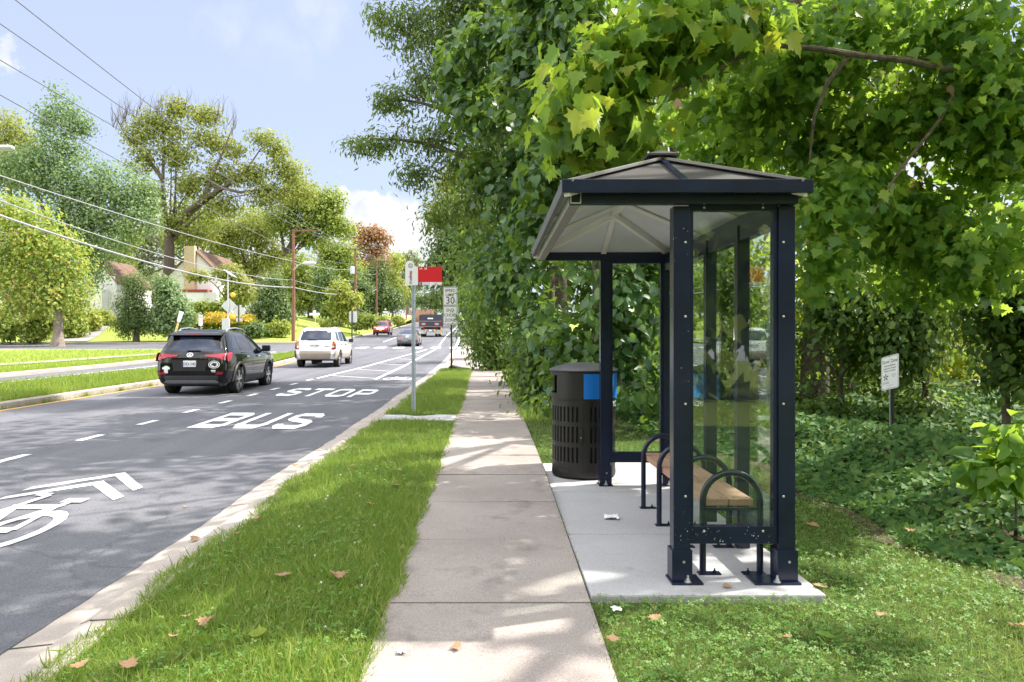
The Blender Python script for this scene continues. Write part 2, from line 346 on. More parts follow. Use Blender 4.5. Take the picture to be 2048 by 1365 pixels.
# leaves ------------------------------------------------------------
def tmpl_diamond(w=.36, fold=.12): return np.array([(0, 0, 0), (w, .5, fold), (0, 1, 0), (-w, .5, fold)], float), [(0, 1, 2), (0, 2, 3)]
def tmpl_oval(w=.3, fold=.08): return np.array([(0, 0, 0), (w, .33, fold), (w*.7, .7, fold), (0, 1, -.03), (-w*.7, .7, fold), (-w, .33, fold), (0, .5, 0)], float), [(0, 1, 6), (1, 2, 6), (2, 3, 6), (3, 4, 6), (4, 5, 6), (5, 0, 6)]
def outline(pts, cz=-.02, c=(0, .4)):
    r = [(x, y, abs(x)*.16-.06*max(0, y-.5)) for x, y in pts]; l = [(-x, y, abs(x)*.16-.06*max(0, y-.5)) for x, y in pts[-2:0:-1]]
    o = r+l; v = np.array(o+[(c[0], c[1], cz)], float); n = len(o)
    return v, [(i, (i+1) % n, n) for i in range(n)]
HEART = outline([(0, .04), (.2, -.06), (.42, .1), (.44, .34), (.3, .62), (.12, .82), (0, 1.)])
PLANE = outline([(0, .0), (.16, -.07), (.26, .1), (.52, .08), (.42, .24), (.62, .44), (.4, .44), (.36, .56), (.24, .52), (.2, .74), (.1, .78), (0, 1.)])
IVY = outline([(0, 0), (.18, -.08), (.42, .12), (.5, .3), (.3, .42), (.22, .62), (0, 1.)])
OVAL = tmpl_oval(); NARROW = tmpl_oval(.15, .04); DIAM = tmpl_diamond(); SLIM = tmpl_diamond(.15, .05)
def nrm(a): return a/np.maximum(1e-9, np.linalg.norm(a, axis=1, keepdims=True))
def leaves(name, tm, pos, nr, tip, size, mat, parent=None, offset=None):
    T, F_ = tm; N = len(pos); k = len(T)
    tip = nrm(tip-nr*np.sum(tip*nr, 1, keepdims=True)); sd = np.cross(tip, nr)
    zs_ = rng.uniform(.2, 2.3, (N, 1, 1)); xs_ = rng.uniform(.82, 1.15, (N, 1, 1)); cu_ = rng.uniform(-.1, .32, (N, 1, 1))
    V = pos[:, None, :]+size[:, None, None]*(xs_*T[None, :, 0:1]*sd[:, None, :]+T[None, :, 1:2]*tip[:, None, :]+(zs_*T[None, :, 2:3]-cu_*T[None, :, 1:2]**2)*nr[:, None, :])
    if parent is not None: V = V-np.array(parent.location)[None, None, :]
    V = V.reshape(-1, 3).astype(np.float32); Fa = np.array(F_, np.int32); nf = len(Fa)
    I = (Fa[None]+(np.arange(N)*k)[:, None, None]).reshape(-1).astype(np.int32)
    me = bpy.data.meshes.new(name); me.vertices.add(N*k); me.vertices.foreach_set('co', V.ravel())
    me.loops.add(len(I)); me.loops.foreach_set('vertex_index', I); me.polygons.add(N*nf)
    me.polygons.foreach_set('loop_start', np.arange(0, len(I), 3, dtype=np.int32)); me.polygons.foreach_set('loop_total', np.full(N*nf, 3, np.int32))
    me.update(calc_edges=True); me.materials.append(mat)
    o = bpy.data.objects.new(name, me); COL.objects.link(o)
    if parent is not None: o.parent = parent
    return o
def blob_clusters(blobs, n, expo=.42):
    w = np.array([b[3]*b[5]+b[3]*b[4] for b in blobs]); w = w/w.sum(); idx = rng.choice(len(blobs), n, p=w)
    B = np.array(blobs)[idx]; d = nrm(rng.normal(size=(n, 3))); r = rng.random(n)**expo
    return B[:, :3]+d*r[:, None]*B[:, 3:6], d
def foliage(name, blobs, ncl, per, spread, size, tm, mat, parent=None, up=.6, out=.5, droop=.5, expo=.42, flat=.7, keep=None):
    c, d = blob_clusters(blobs, ncl, expo)
    if keep is not None: k = keep(c); c, d = c[k], d[k]; ncl = len(c)
    cl = np.repeat(c, per, 0); dd = np.repeat(d, per, 0); N = len(cl)
    off = rng.normal(size=(N, 3))*spread; off[:, 2] *= flat
    nr = nrm(dd*out+off/max(1e-6, spread)*.5+np.array([0, 0, up])+rng.normal(size=(N, 3))*.42)
    tip = nrm(off/np.maximum(1e-6, spread)*.6+rng.normal(size=(N, 3))*.6+np.array([0, 0, -droop]))
    sz = size*(.6+.8*rng.random(N)); return leaves(name, tm, cl+off, nr, tip, sz, mat, parent), c
def limb(mb, a, b, r0, r1, n=6, seg=6, sag=.12, wob=.06):
    a = Vector(a); b = Vector(b); L = (b-a).length; pts = []; rs = []
    ox, oy = random.uniform(-1, 1), random.uniform(-1, 1)
    for i in range(seg+1):
        t = i/seg; p = a.lerp(b, t); k = math.sin(t*PI)
        p = p+Vector((ox*wob*L*k, oy*wob*L*k, sag*L*k)); pts.append(p); rs.append(r0+(r1-r0)*t**.7)
    mb.tube(pts, rs, n, False); return pts
def tree(name, label, cat, base, r, fork, blobs, ncl, per, spread, size, tm, mat, bark='bark', group=None, nlimb=7, ntwig=24, lr=1., **kw):
    """trunk with limbs reaching into the crown's blobs; crown of separate leaves"""
    base = Vector(base); fork = Vector(fork); root = thing(name, label, cat, base, 0, group)
    crown, cc = foliage('crown', blobs, ncl, per, spread, size, tm, mat, root, **kw)
    mb = MB(); pts = []; rs = []
    for i in range(9):
        t = i/8; p = base.lerp(fork, t); w = .05*(fork-base).length*math.sin(t*PI); pts.append(p+Vector((w*.5, w*.3, 0))); rs.append(r*(1.45 if i == 0 else 1.1 if i == 1 else 1-.35*t))
    pts[0] = pts[0]-Vector((0, 0, .25)); mb.tube(pts, rs, 10, False)
    order = sorted(blobs, key=lambda b: -b[3]*b[5])[:nlimb]; ends = []
    for b in order:
        e = Vector(b[:3])+Vector((random.uniform(-.2, .2)*b[3], random.uniform(-.2, .2)*b[4], random.uniform(-.1, .3)*b[5]))
        st = pts[random.choice([6, 7, 8])]; q = limb(mb, st, e, r*.55*lr, r*.12*lr); ends.append((b, q))
    for _ in range(ntwig):
        b, q = random.choice(ends); j = random.randint(2, len(q)-1)
        dd = np.linalg.norm(cc-np.array(q[j]), axis=1); k = np.argsort(dd)[random.randint(0, min(len(dd)-1, 25))]
        limb(mb, q[j], cc[k], r*.16*lr, r*.04*lr, 5, 4, .05, .1)
    mb.build('trunk', M[bark], root, True, smooth=True)
    return root
def pb(L, Y, dep=1., dy=0.):
    """blobs from (px,py,rx,ry[,Y])"""
    o = []
    for b in L:
        y = b[4] if len(b) > 4 else Y; p = P(b[0], b[1], y+dy); rx = b[2]/F*y; rz = b[3]/F*y
        o.append((p.x, p.y, p.z, rx, max(.3, (rx+rz)/2*dep), rz))
    return o
exec_parts = []
# ================================================================== SETTING
ysn = np.unique(np.concatenate([np.arange(-12, 30, .15), np.arange(30, 80, 1.), np.arange(80, 600, 8.), np.array(GY[1:-2])]))
ysc = np.unique(np.concatenate([np.arange(-12, 80, 1.), np.arange(80, 608, 8.)]))
# base terrain to the horizon, below everything else
gx = [-900, -300, -120, -60, -30, -10, 0, 10, 30, 60, 120, 300, 900]; gyy = [-300, -60, -12, 0, 8, 19, 32, 60, 80, 120, 200, 400, 1400]
mb = MB(); vs = [(x, y, float(G(y))-.6) for y in gyy for x in gx]; nx = len(gx)
mb.add(vs, [(j*nx+i, j*nx+i+1, (j+1)*nx+i+1, (j+1)*nx+i) for j in range(len(gyy)-1) for i in range(nx-1)])
tag(mb.build('ground', M['lawn_far']), **S)
jag = np.interp(np.arange(0, 400), np.arange(0, 400), rng.normal(size=400)*.012)
def asph_edge(y): return edge_r(y)+(np.interp(y*8 % 399, np.arange(400), jag)+.02*math.sin(y*1.3) if y < 30 else 0)
strip('road', ysn, lambda y: edge_l(y)-.02, asph_edge, lambda x, y: G(y)+RD, M['asphalt'], 6, **S)
strip('side_street', [46, 49, 52, 56, 60, 63, 66, 69], lambda y: -120, lambda y: float(edge_l(y))+.5+0*y, lambda x, y: G(y)+RD-.004-.1*ss(52, 49, y)-.1*ss(65, 67, y), M['asphalt'], 8, **S)
strip('side_street', [58, 60, 66, 72, 78, 80], lambda y: float(edge_r(y))-.6, lambda y: 45, lambda x, y: G(y)+RD-.004+.02*ss(-1, 4, x), M['asphalt'], 5, **S)
mb = MB()
for x0_, x1_ in zip(np.arange(-120, -17, 6.), np.arange(-114, -11, 6.)):
    x1_ = min(x1_, -16.2); mb.box(x0_, x1_-.01, 64.2, 64.52, float(G(64.3))-.4, float(G(64.3))+.0); mb.box(x0_, x1_-.01, 49.98, 50.25, float(G(50))-.4, float(G(50))+.0)
tag(mb.build('kerb', M['concrete_kerb'], bevel=.02), **S)
# right kerb and gutter
def kerb(name, ys, ef, prof, mat):
    vs = []; fs = []; n = len(prof)
    for y in ys:
        e = float(ef(y)); g = float(G(y))
        for dx, dz in prof: vs.append((e+dx, y, g+dz))
    for j in range(len(ys)-1):
        for i in range(n-1): fs.append((j*n+i, j*n+i+1, (j+1)*n+i+1, (j+1)*n+i))
    me = bpy.data.meshes.new(name); me.from_pydata(vs, [], fs); o = link(name, me, mat); return tag(o, **S)
KP = [(-.2, -.17), (-.05, -.158), (.3, -.125), (.335, -.05), (.36, -.02), (.41, -.002), (.58, 0), (.6, -.1)]
ysk = [y for y in ysc if y <= 57]; kerb('kerb', ysk, edge_r, KP, M['concrete_kerb'])
kerb('kerb', [y for y in ysc if y >= 80], edge_r, KP, M['concrete_kerb'])
mb = MB()
for y in list(np.arange(.9, 56, 3.05)):
    e = float(edge_r(y)); g = float(G(y)); pts = [(e+dx, g+dz+.003) for dx, dz in KP[2:7]]; pts = [(e-.02, g-.155+.004)]+pts
    for (x0, z0), (x1, z1) in zip(pts[:-1], pts[1:]): mb.poly([(x0, y-.006, z0), (x1, y-.006+.02, z1), (x1, y+.006+.02, z1), (x0, y+.006, z0)])
tag(mb.build('kerb_joint', M['joint']), **S)
LK = [(0, -.2), (.0, -.03), (-.03, -.003), (-.16, 0), (-.18, -.2)]
kerb('median_kerb', [y for y in np.arange(-10, 44.1, 1)], med_r, LK, M['concrete_kerb'])
kerb('median_kerb', [y for y in np.arange(-10, 44.1, 1)], med_l, [(-a, b) for a, b in LK], M['concrete_kerb'])
kerb('kerb', [y for y in ysc if y <= 48.5], edge_l, LK, M['concrete_kerb'])
kerb('kerb', [y for y in ysc if y >= 67], edge_l, LK, M['concrete_kerb'])
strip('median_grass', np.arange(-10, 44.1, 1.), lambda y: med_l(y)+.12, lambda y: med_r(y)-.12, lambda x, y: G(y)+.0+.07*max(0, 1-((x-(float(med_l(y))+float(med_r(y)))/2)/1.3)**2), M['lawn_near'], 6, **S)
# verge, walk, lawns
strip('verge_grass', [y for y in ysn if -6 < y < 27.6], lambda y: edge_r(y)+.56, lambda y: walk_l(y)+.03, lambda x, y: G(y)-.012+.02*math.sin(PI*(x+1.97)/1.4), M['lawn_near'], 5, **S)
joints = [-.1, .95, 2.0, 3.08, 4.2, 5.42, 6.55, 7.7, 8.85, 10.0, 11.15, 12.3, 13.45, 14.6, 15.75, 16.9, 18.05, 19.2, 20.4, 21.6, 22.8, 24, 25.2, 26.4, 27.6]+list(np.arange(28.9, 58, 1.3))
strip('sidewalk_bed', [y for y in ysn if -6 < y < 57], lambda y: walk_l(y)-.01, lambda y: walk_r(y)+.01, lambda x, y: G(y)-.015, M['joint'], 1, **S)
mb = MB()
for a, b in zip(joints[:-1], joints[1:]):
    g = .007; dz = random.uniform(-.003, .004); n = 3; tilt = random.uniform(-.003, .003)
    for i in range(n):
        y0 = a+g+(b-a-2*g)*i/n; y1 = a+g+(b-a-2*g)*(i+1)/n
        vs = [(float(walk_l(y0)), y0), (float(walk_r(y0)), y0), (float(walk_r(y1)), y1), (float(walk_l(y1)), y1)]
        top = [(x, y, float(G(y))+dz+tilt*x) for x, y in vs]
        mb.poly(top)
        if i == 0: mb.poly([top[0], top[1], (top[1][0], y0, top[1][2]-.05), (top[0][0], y0, top[0][2]-.05)])
        mb.poly([top[1], top[2], (top[2][0], top[2][1], top[2][2]-.06), (top[1][0], top[1][1], top[1][2]-.06)])
        mb.poly([top[0], top[3], (top[3][0], top[3][1], top[3][2]-.06), (top[0][0], top[0][1], top[0][2]-.06)])
tag(mb.build('sidewalk', M['concrete_walk'], recalc=False), **S)
mb = MB(); za = float(G(12.5))+.012; mb.box(-1.86, float(walk_l(12.5))-.004, 12.05, 12.97, za-.1, za); tag(mb.build('boarding_pad', M['concrete_pad'], bevel=.008), **S)
PADZ = .135
mb = MB(); mb.box(.57, 1.93, 4.27, 5.62, PADZ-.16, PADZ); mb.box(.57, 1.93, 5.632, 7.2, PADZ-.16, PADZ); mb.box(.57, 1.93, 7.212, 8.95, PADZ-.16, PADZ)
tag(mb.build('shelter_pad', M['concrete_pad'], bevel=.012), **S)
mb = MB(); mb.box(.58, 1.9, 4.3, 8.9, PADZ-.2, PADZ-.012); tag(mb.build('pad_bed', M['joint']), **S)
rl_y = [y for y in np.concatenate([np.arange(-6, 14, .25), np.arange(14, 58.1, 1)])]
def rl_z(x, y):
    z = lawn_r(x, y)
    if .7 < x < 1.8 and 4.4 < y < 8.85: z = -.2
    elif .5 < x <= .7 and 5.3 < y < 8.85: z = .05
    return float(z)
vs = []; xs_ = [0, .02, .3, .6, .9, 1.2, 1.36, 1.42, 1.7, 2.1, 2.6, 3.2, 4, 5, 7, 10, 16, 28, 60]
for y in rl_y:
    w = float(walk_r(y))-.02
    for dx in xs_: vs.append((w+dx, y, rl_z(w+dx, y)))
n = len(xs_); me = bpy.data.meshes.new('lawn'); me.from_pydata(vs, [], [(j*n+i, j*n+i+1, (j+1)*n+i+1, (j+1)*n+i) for j in range(len(rl_y)-1) for i in range(n-1)])
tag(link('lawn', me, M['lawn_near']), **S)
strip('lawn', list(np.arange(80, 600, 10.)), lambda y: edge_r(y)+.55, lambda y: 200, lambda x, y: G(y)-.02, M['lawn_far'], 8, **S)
lxs = lambda y: edge_l(y)-.15
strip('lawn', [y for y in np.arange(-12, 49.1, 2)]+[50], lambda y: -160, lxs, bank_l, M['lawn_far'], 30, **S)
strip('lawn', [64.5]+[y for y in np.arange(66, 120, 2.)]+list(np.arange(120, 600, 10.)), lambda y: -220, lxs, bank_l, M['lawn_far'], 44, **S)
lw = lambda y: float(np.interp(y, [10, 30, 42, 49], [-24.5, -19.9, -18.3, -17.6]))
strip('footpath', [y for y in np.arange(10, 48, 1.)], lambda y: lw(y)-1.2, lw, lambda x, y: G(y)+.02, M['concrete_walk'], 1, **S)
strip('footpath', [y for y in np.arange(68, 240, 3.)], lambda y: edge_l(y)-2.6, lambda y: edge_l(y)-.9, lambda x, y: bank_l(x, y)+.05, M['concrete_walk'], 2, **S)
vs = []
for t in np.linspace(0, 1, 10):
    y = 66+18*t
    for a, b in ((-39.6, -43.6), (-37.9, -43.0), (-36.2, -42.3)): x = a+(b-a)*t; vs.append((x, y, float(bank_l(x, y))+.05))
me = bpy.data.meshes.new('driveway'); me.from_pydata(vs, [], [(j*3+i, j*3+i+1, (j+1)*3+i+1, (j+1)*3+i) for j in range(9) for i in range(2)]); tag(link('driveway', me, M['driveway']), **S)
# soil edge below the ivy
ivx = lambda y: float(np.interp(y, [1, 4, 5.5, 7.5, 9, 10, 12, 14], [3.75, 3.6, 3.42, 3.3, 3.4, 2.9, 2.1, 1.6]))
strip('bare_soil', np.arange(1.5, 14, .3), lambda y: ivx(y)-.3+.1*math.sin(y*4)+.05*math.sin(y*9), lambda y: ivx(y)+9, lambda x, y: lawn_r(x, y)+.008, M['soil'], 10, **S)

# ---- road markings
def road_z(y, up=.006): return float(G(y))+RD+up
def mark_poly(mb, pts, up=.006): mb.poly([(x, y, road_z(y, up)) for x, y in pts])
def line(mb, f, y0, y1, w, step=1., up=.006):
    n = max(1, int(abs(y1-y0)/step)); yy = np.unique(np.concatenate([np.linspace(y0, y1, n+1), [k for k in GY if y0 < k < y1]]))
    for a, b in zip(yy[:-1], yy[1:]):
        xa, xb = float(f(a)), float(f(b)); mark_poly(mb, [(xa-w/2, a), (xa+w/2, a), (xb+w/2, b), (xb-w/2, b)], up)
def stroke(mb, pts, w, fn, closed=False, up=.006):
    n = len(pts); L = []; R = []
    for i in range(n):
        p = Vector(pts[i]); a = Vector(pts[i-1]) if (i > 0 or closed) else None; b = Vector(pts[(i+1) % n]) if (i < n-1 or closed) else None
        d1 = (p-a).normalized() if a is not None else None; d2 = (b-p).normalized() if b is not None else None
        if d1 is None: d1 = d2
        if d2 is None: d2 = d1
        n1 = Vector((-d1.y, d1.x)); n2 = Vector((-d2.y, d2.x)); m = (n1+n2); m.normalize(); k = 1/max(.4, m.dot(n1))
        L.append(p+m*(w/2*k)); R.append(p-m*(w/2*k))
    for i in range(n if closed else n-1):
        j = (i+1) % n; mark_poly(mb, [fn(*L[i]), fn(*R[i]), fn(*R[j]), fn(*L[j])], up)
LET = {'B': [([(.11, .11), (.78, .11), (.89, .2), (.89, .4), (.8, .5), (.89, .6), (.89, .8), (.78, .89), (.11, .89)], True), ([(.2, .5), (.72, .5)], False)],
       'U': [([(.11, 1), (.11, .25), (.25, .11), (.75, .11), (.89, .25), (.89, 1)], False)],
       'S': [([(.89, .72), (.89, .8), (.78, .89), (.22, .89), (.11, .78), (.11, .64), (.22, .56), (.78, .44), (.89, .36), (.89, .22), (.78, .11), (.22, .11), (.11, .2), (.11, .28)], False)],
       'T': [([(.5, 0), (.5, .78)], False), ([(0, .89), (1, .89)], False)],
       'O': [([(.11, .22), (.25, .11), (.75, .11), (.89, .22), (.89, .78), (.75, .89), (.25, .89), (.11, .78)], True)],
       'P': [([(.11, 0), (.11, .89), (.78, .89), (.89, .8), (.89, .52), (.78, .42), (.22, .42)], False)]}
def word(mb, w, fx, lw_=.8):
    n = len(w)
    for i, ch in enumerate(w):
        for k, (pl, cl) in enumerate(LET[ch]):
            stroke(mb, pl, .22, lambda u, v, i=i: fx((i+u*lw_)/(n-1+lw_), v), cl, .008+.0015*k)
mb = MB()
word(mb, 'BUS', lambda u, v: (-5.12+1.93*u, 12.35-.15*u+2.2*v)); word(mb, 'STOP', lambda u, v: (-5.42+2.4*u, 18.2-.5*u+2.3*v))
for k in range(11):
    y = 9.15+1.8*k
    if k > 8: continue
    x = float(np.interp(y, [9, 24], [-6.17, -5.9])); mark_poly(mb, [(x-.06, y), (x+.07, y), (x+.07+.02, y+.62), (x-.06+.02, y+.62)])
for y in (7.35, 5.55, 3.75): mark_poly(mb, [(-6.26, y), (-6.13, y), (-6.11, y+.62), (-6.24, y+.62)])
bl = lambda y: float(np.interp(y, [24, 52, 57], [-5.85, -4.75, -4.5])); br = lambda y: float(np.interp(y, [24, 53, 90, 217, 316], [-3.82, -4.12, -5.46, -9.12, -15.6]))
line(mb, bl, 24.6, 53, .13); line(mb, br, 24.1, 300, .14, 2.)
for y in (24.4, 28.5, 33, 38, 43):
    a, b = bl(y+1.6), br(y); mark_poly(mb, [(a, y+1.6), (a, y+1.72), (b, y+.12), (b, y)], .0075)
for x in np.arange(-13.2, -2.9, 1.42): mark_poly(mb, [(x, 55.4), (x+.75, 55.4), (x+.62, 58.6), (x-.13, 58.6)], .009)
line(mb, lambda y: edge_r(y)+.1, 59, 78, .3); line(mb, lambda y: -10.1+(y-70)*-.02, 68, 92, .13)
# left carriageway: lane edge lines with cross hatches
l1 = lambda y: float(edge_l(y))+1.55; l2 = lambda y: float(edge_l(y))+2.35
line(mb, l1, -8, 49, .13); line(mb, l2, -8, 49, .13)
for y in np.arange(14, 48, 3.2): mark_poly(mb, [(l1(y), y), (l1(y), y+.2), (l2(y+1), y+1.2), (l2(y+1), y+1.0)], .0075)
# shared-lane arrow and bicycle
for ay, ey, t in ((8.55, 7.76, .22), (8.08, 7.36, .22)):
    mark_poly(mb, [(-4.25, ay), (-4.25, ay-t), (-3.69, ey-t*.75), (-3.67, ey)]); mark_poly(mb, [(-4.25, ay), (-4.84, ey), (-4.84, ey-t*.75), (-4.25, ay-t)])
def bicycle(mb, cx, cy, sx, sy):
    f = lambda u, v: (cx+u*sx, cy+v*sy); k = 0
    def st(p, w, c=False):
        nonlocal k; k += 1; stroke(mb, p, w, f, c, .006+.0012*k)
    ell = lambda ex: [(ex+.26*math.cos(a), .26*math.sin(a)) for a in np.linspace(0, 2*PI, 22)[:-1]]
    st(ell(.3), .085, True); st(ell(-.3), .085, True)
    st([(.3, 0), (.02, 0), (.2, .36), (-.2, .36), (.02, 0)], .07); st([(.3, 0), (.2, .36), (.235, .46)], .06); st([(-.3, 0), (-.2, .4), (-.15, .58)], .065); st([(-.15, .58), (-.3, .6)], .06); st([(.14, .47), (.36, .47)], .075)
bicycle(mb, -4.28, 6.15, .95, 2.15)
bicycle(mb, -3.1, 24.3, .8, 1.7)
tag(mb.build('road_marking', M['paint_white'], recalc=False), **S)
mb = MB(); line(mb, lambda y: med_r(y)+.16, -8, 43.5, .13); tag(mb.build('road_marking', M['paint_yellow'], recalc=False), **S)
mb = MB(); line(mb, lambda y: (edge_l(y)+edge_r(y))/2+.1, 80, 300, .12, 3); line(mb, lambda y: (edge_l(y)+edge_r(y))/2-.12, 80, 300, .12, 3); tag(mb.build('road_marking', M['paint_yellow'], recalc=False), **S)
# ================================================================== BUS SHELTER
SX0, SX1, SY0, SY1 = 1.097, 1.835, 4.48, 7.6
ZB = PADZ
sh = thing('bus_shelter', 'dark navy metal bus shelter with glass walls and hipped roof on a concrete pad', 'bus shelter', (1.4, 6.0, ZB))
def sp(mb, name, mat, **k): return mb.build(name, mat, sh, True, **k)
pw = .1; ZT = 2.42
posts = [(SX0, SY0), (SX1-pw, SY0), (SX0, SY1-pw), (SX1-pw, SY1-pw)]
for k, (x, y) in enumerate(posts):
    mb = MB(); mb.box(x, x+pw, y, y+pw, ZB+.012, ZT)
    po = sp(mb, 'post', M['frame_spatter' if k == 0 else 'frame'], bevel=.004)
    mb = MB(); mb.box(x-.012, x+pw+.012, y-.012, y+pw+.012, ZB+.014, ZB+.2)
    ex = .05 if k == 0 else -.14 if k == 1 else 0
    mb.box(x-.02+min(0, ex), x+pw+.02+max(0, ex), y-.045, y+pw+.03, ZB, ZB+.014)
    f = mb.build('post_foot', M['frame'], po, False, bevel=.003); f.data.transform(Matrix.Translation(-Vector(sh.location)))
    mb = MB(); bx = x+pw/2+(.03 if k == 0 else -.07 if k == 1 else 0)
    for bz in (): pass
    mb.lathe([(.022, .014), (.022, .02), (.013, .02), (.013, .034), (.007, .035), (.007, .055)], 8, (bx, y-.025, ZB))
    mb.lathe([(.009, 0), (.007, .004)], 8, (0, 0, 0))
    vs = mb.v[-16:]; mb.v[-16:] = [(x+.06+a, y-.0125-c, ZB+.13+b) for a, b, c in vs]
    f = mb.build('anchor_bolt', M['bolt'], po); f.data.transform(Matrix.Translation(-Vector(sh.location)))
# end walls: inner frame, glass
def end_wall(y, near):
    x0, x1 = SX0+pw, SX1-pw; yy = y+.03
    zr0, zr1 = .367, .473; zt = 2.394
    mb = MB(); mb.box(x0, x1, y+.02, y+.08, zr0, .42); mb.box(x0-.0, x1+.0, yy-.012, yy+.045, .4205, zr1)
    sp(mb, 'bottom_rail', M['frame_spatter' if near else 'frame'], bevel=.003)
    mb = MB(); w = .026
    mb.box(x0, x0+w, yy-.01, yy+.045, zr1, zt); mb.box(x1-w, x1, yy-.01, yy+.045, zr1, zt); mb.box(x0, x1, yy-.01, yy+.045, zt, 2.43)
    fr = sp(mb, 'glass_frame', M['frame'], bevel=.003)
    mb = MB(); mb.box(x0+w-.004, x1-w+.004, yy+.012, yy+.02, zr1-.004, zt+.004); sp(mb, 'glass_panel', M['glass'])
    if near:
        mb = MB(); B = [(x0-.028, z) for z in (2.2, 1.75, 1.22, .66)]+[(x1+.028, z) for z in (2.2, 1.75, 1.22, .66)]
        for bx, bz in B:
            v0 = len(mb.v); mb.lathe([(.0075, 0), (.0075, .002), (.004, .004)], 8); mb.v[v0:] = [(bx+a, y-.0005-c, bz+b) for a, b, c in mb.v[v0:]]
        for bx in (x0+.09, x1-.09):
            for bz in (.445, 2.413):
                v0 = len(mb.v); mb.lathe([(.0075, 0), (.0075, .002), (.004, .004)], 8); mb.v[v0:] = [(bx+a, yy-.0125-c, bz+b) for a, b, c in mb.v[v0:]]
        sp(mb, 'screw', M['bolt'])
end_wall(SY0, True); end_wall(SY1-pw, False)
# back wall on the right: mullions and four glass panels
ym = [SY0+pw, 5.26, 6.03, 6.8, SY1-pw]; xb = SX1-.075
for y in ym[1:-1]:
    mb = MB(); mb.box(xb-.03, xb+.06, y-.035, y+.035, ZB, ZT); sp(mb, 'mullion', M['frame'], bevel=.003)
for a, b in zip(ym[:-1], ym[1:]):
    a2 = a+(.035 if a != ym[0] else 0); b2 = b-(.035 if b != ym[-1] else 0)
    mb = MB(); mb.box(xb-.02, xb+.05, a2, b2, .33, .42); mb.box(xb-.02, xb+.05, a2, b2, 2.31, 2.42); sp(mb, 'back_rail', M['frame'], bevel=.003)
    mb = MB(); mb.box(xb+.012, xb+.02, a2-.004, b2+.004, .416, 2.314); sp(mb, 'glass_panel', M['glass'])
# roof: beams, fascia, panels, ribs
RX0, RX1, RY0, RY1 = .41, 1.895, 4.36, 7.72; ZE, ZF = 2.478, 2.558; xm = (RX0+RX1)/2; hw = (RX1-RX0)/2; ya, yb_ = RY0+hw-.02, RY1-hw+.02; ZA = 2.875
t = .065; z0, z1 = 2.425, 2.49
mb = MB(); mb.box(.466, SX1-.002, 4.43, 4.43+t, z0, z1); sp(mb, 'roof_beam', M['frame'], bevel=.002)
mb = MB(); mb.box(.466, SX1-.002, SY1-t-.002, SY1-.002, z0, z1); sp(mb, 'roof_beam', M['frame'], bevel=.002)
mb = MB(); mb.box(.466, .466+t, 4.43+t, SY1-t-.002, z0, z1); sp(mb, 'roof_beam', M['frame_in'], bevel=.002)
mb = MB(); mb.box(SX1-.08, SX1-.002, 4.43+t, SY1-t-.002, z0, z1); sp(mb, 'roof_beam', M['frame'], bevel=.002)
mb = MB(); w = .006; bx0, bx1 = .466, .466+t
for q in ((bx0, bx1, z1-w, z1), (bx0, bx1, z0, z0+w), (bx0, bx0+w, z0+w, z1-w), (bx1-w, bx1, z0+w, z1-w)): mb.box(q[0], q[1], 4.426, 4.4297, q[2], q[3])
sp(mb, 'beam_end_trim', M['bolt'])
fw = .028
for nm, q, mt in (('n', (RX0, RX1, RY0, RY0+fw), 'frame'), ('f', (RX0, RX1, RY1-fw, RY1), 'frame'), ('l', (RX0, RX0+fw, RY0+fw, RY1-fw), 'fascia_grey'), ('r', (RX1-fw, RX1, RY0+fw, RY1-fw), 'frame')):
    mb = MB(); mb.box(q[0], q[1], q[2], q[3], ZE, ZF); sp(mb, 'fascia', M[mt], bevel=.004)
c = [(RX0+fw, RY0+fw, ZF-.02), (RX1-fw, RY0+fw, ZF-.02), (RX1-fw, RY1-fw, ZF-.02), (RX0+fw, RY1-fw, ZF-.02)]
A = (xm, ya, ZA-.03); Bp = (xm, yb_, ZA-.03)
for q in ((c[0], c[1], A), (c[1], c[2], Bp, A), (c[2], c[3], Bp), (c[3], c[0], A, Bp)):
    mb = MB(); n_ = len(q); lo = [(x, y, z-.012) for x, y, z in q]
    mb.add(list(q)+lo, [tuple(range(n_))]+[(i, i+n_, (i+1) % n_+n_, (i+1) % n_) for i in range(n_)]); mb.cur = 1; mb.add(lo, [tuple(range(n_))[::-1]])
    sp(mb, 'roof_panel', [M['roof_panel'], M['soffit']], recalc=False)
for p, q in ((c[0], A), (c[1], A), (c[2], Bp), (c[3], Bp)):
    mb = MB(); v = Vector(q)-Vector(p); a = Vector(p)+Vector((0, 0, .012)); b = Vector(q)+Vector((0, 0, .012)); mb.bar(a, b, .1, .02); sp(mb, 'hip_cap', M['hip'], bevel=.003)
    mb = MB(); mb.bar(Vector(p)-Vector((0, 0, .05)), Vector(q)-Vector((0, 0, .05)), .045, .06); sp(mb, 'rafter', M['rib_white'], bevel=.003)
mb = MB(); mb.bar((xm, ya, ZA-.012), (xm, yb_, ZA-.012), .11, .02); sp(mb, 'ridge_cap', M['roof_panel'], bevel=.003)
mb = MB(); mb.bar((xm, ya, ZA-.07), (xm, yb_, ZA-.07), .05, .035); sp(mb, 'rafter', M['rib_white'], bevel=.003)
for y0, yp in ((RY0+fw, ya), (RY1-fw, yb_)):
    mb = MB(); mb.bar((xm, y0, ZF-.008), (xm, yp, ZA-.02), .035, .02); sp(mb, 'roof_seam', M['frame'], bevel=.003)
    mb = MB(); mb.bar((xm, y0, ZF-.06), (xm, yp, ZA-.072), .05, .02); sp(mb, 'rafter', M['rib_white'], bevel=.003)
for y in (5.55, 6.5):
    for x in (RX0+fw, RX1-fw):
        mb = MB(); mb.bar((x, y, ZF-.05), (xm, y, ZA-.065), .05, .02); sp(mb, 'rafter', M['rib_white'], bevel=.003)
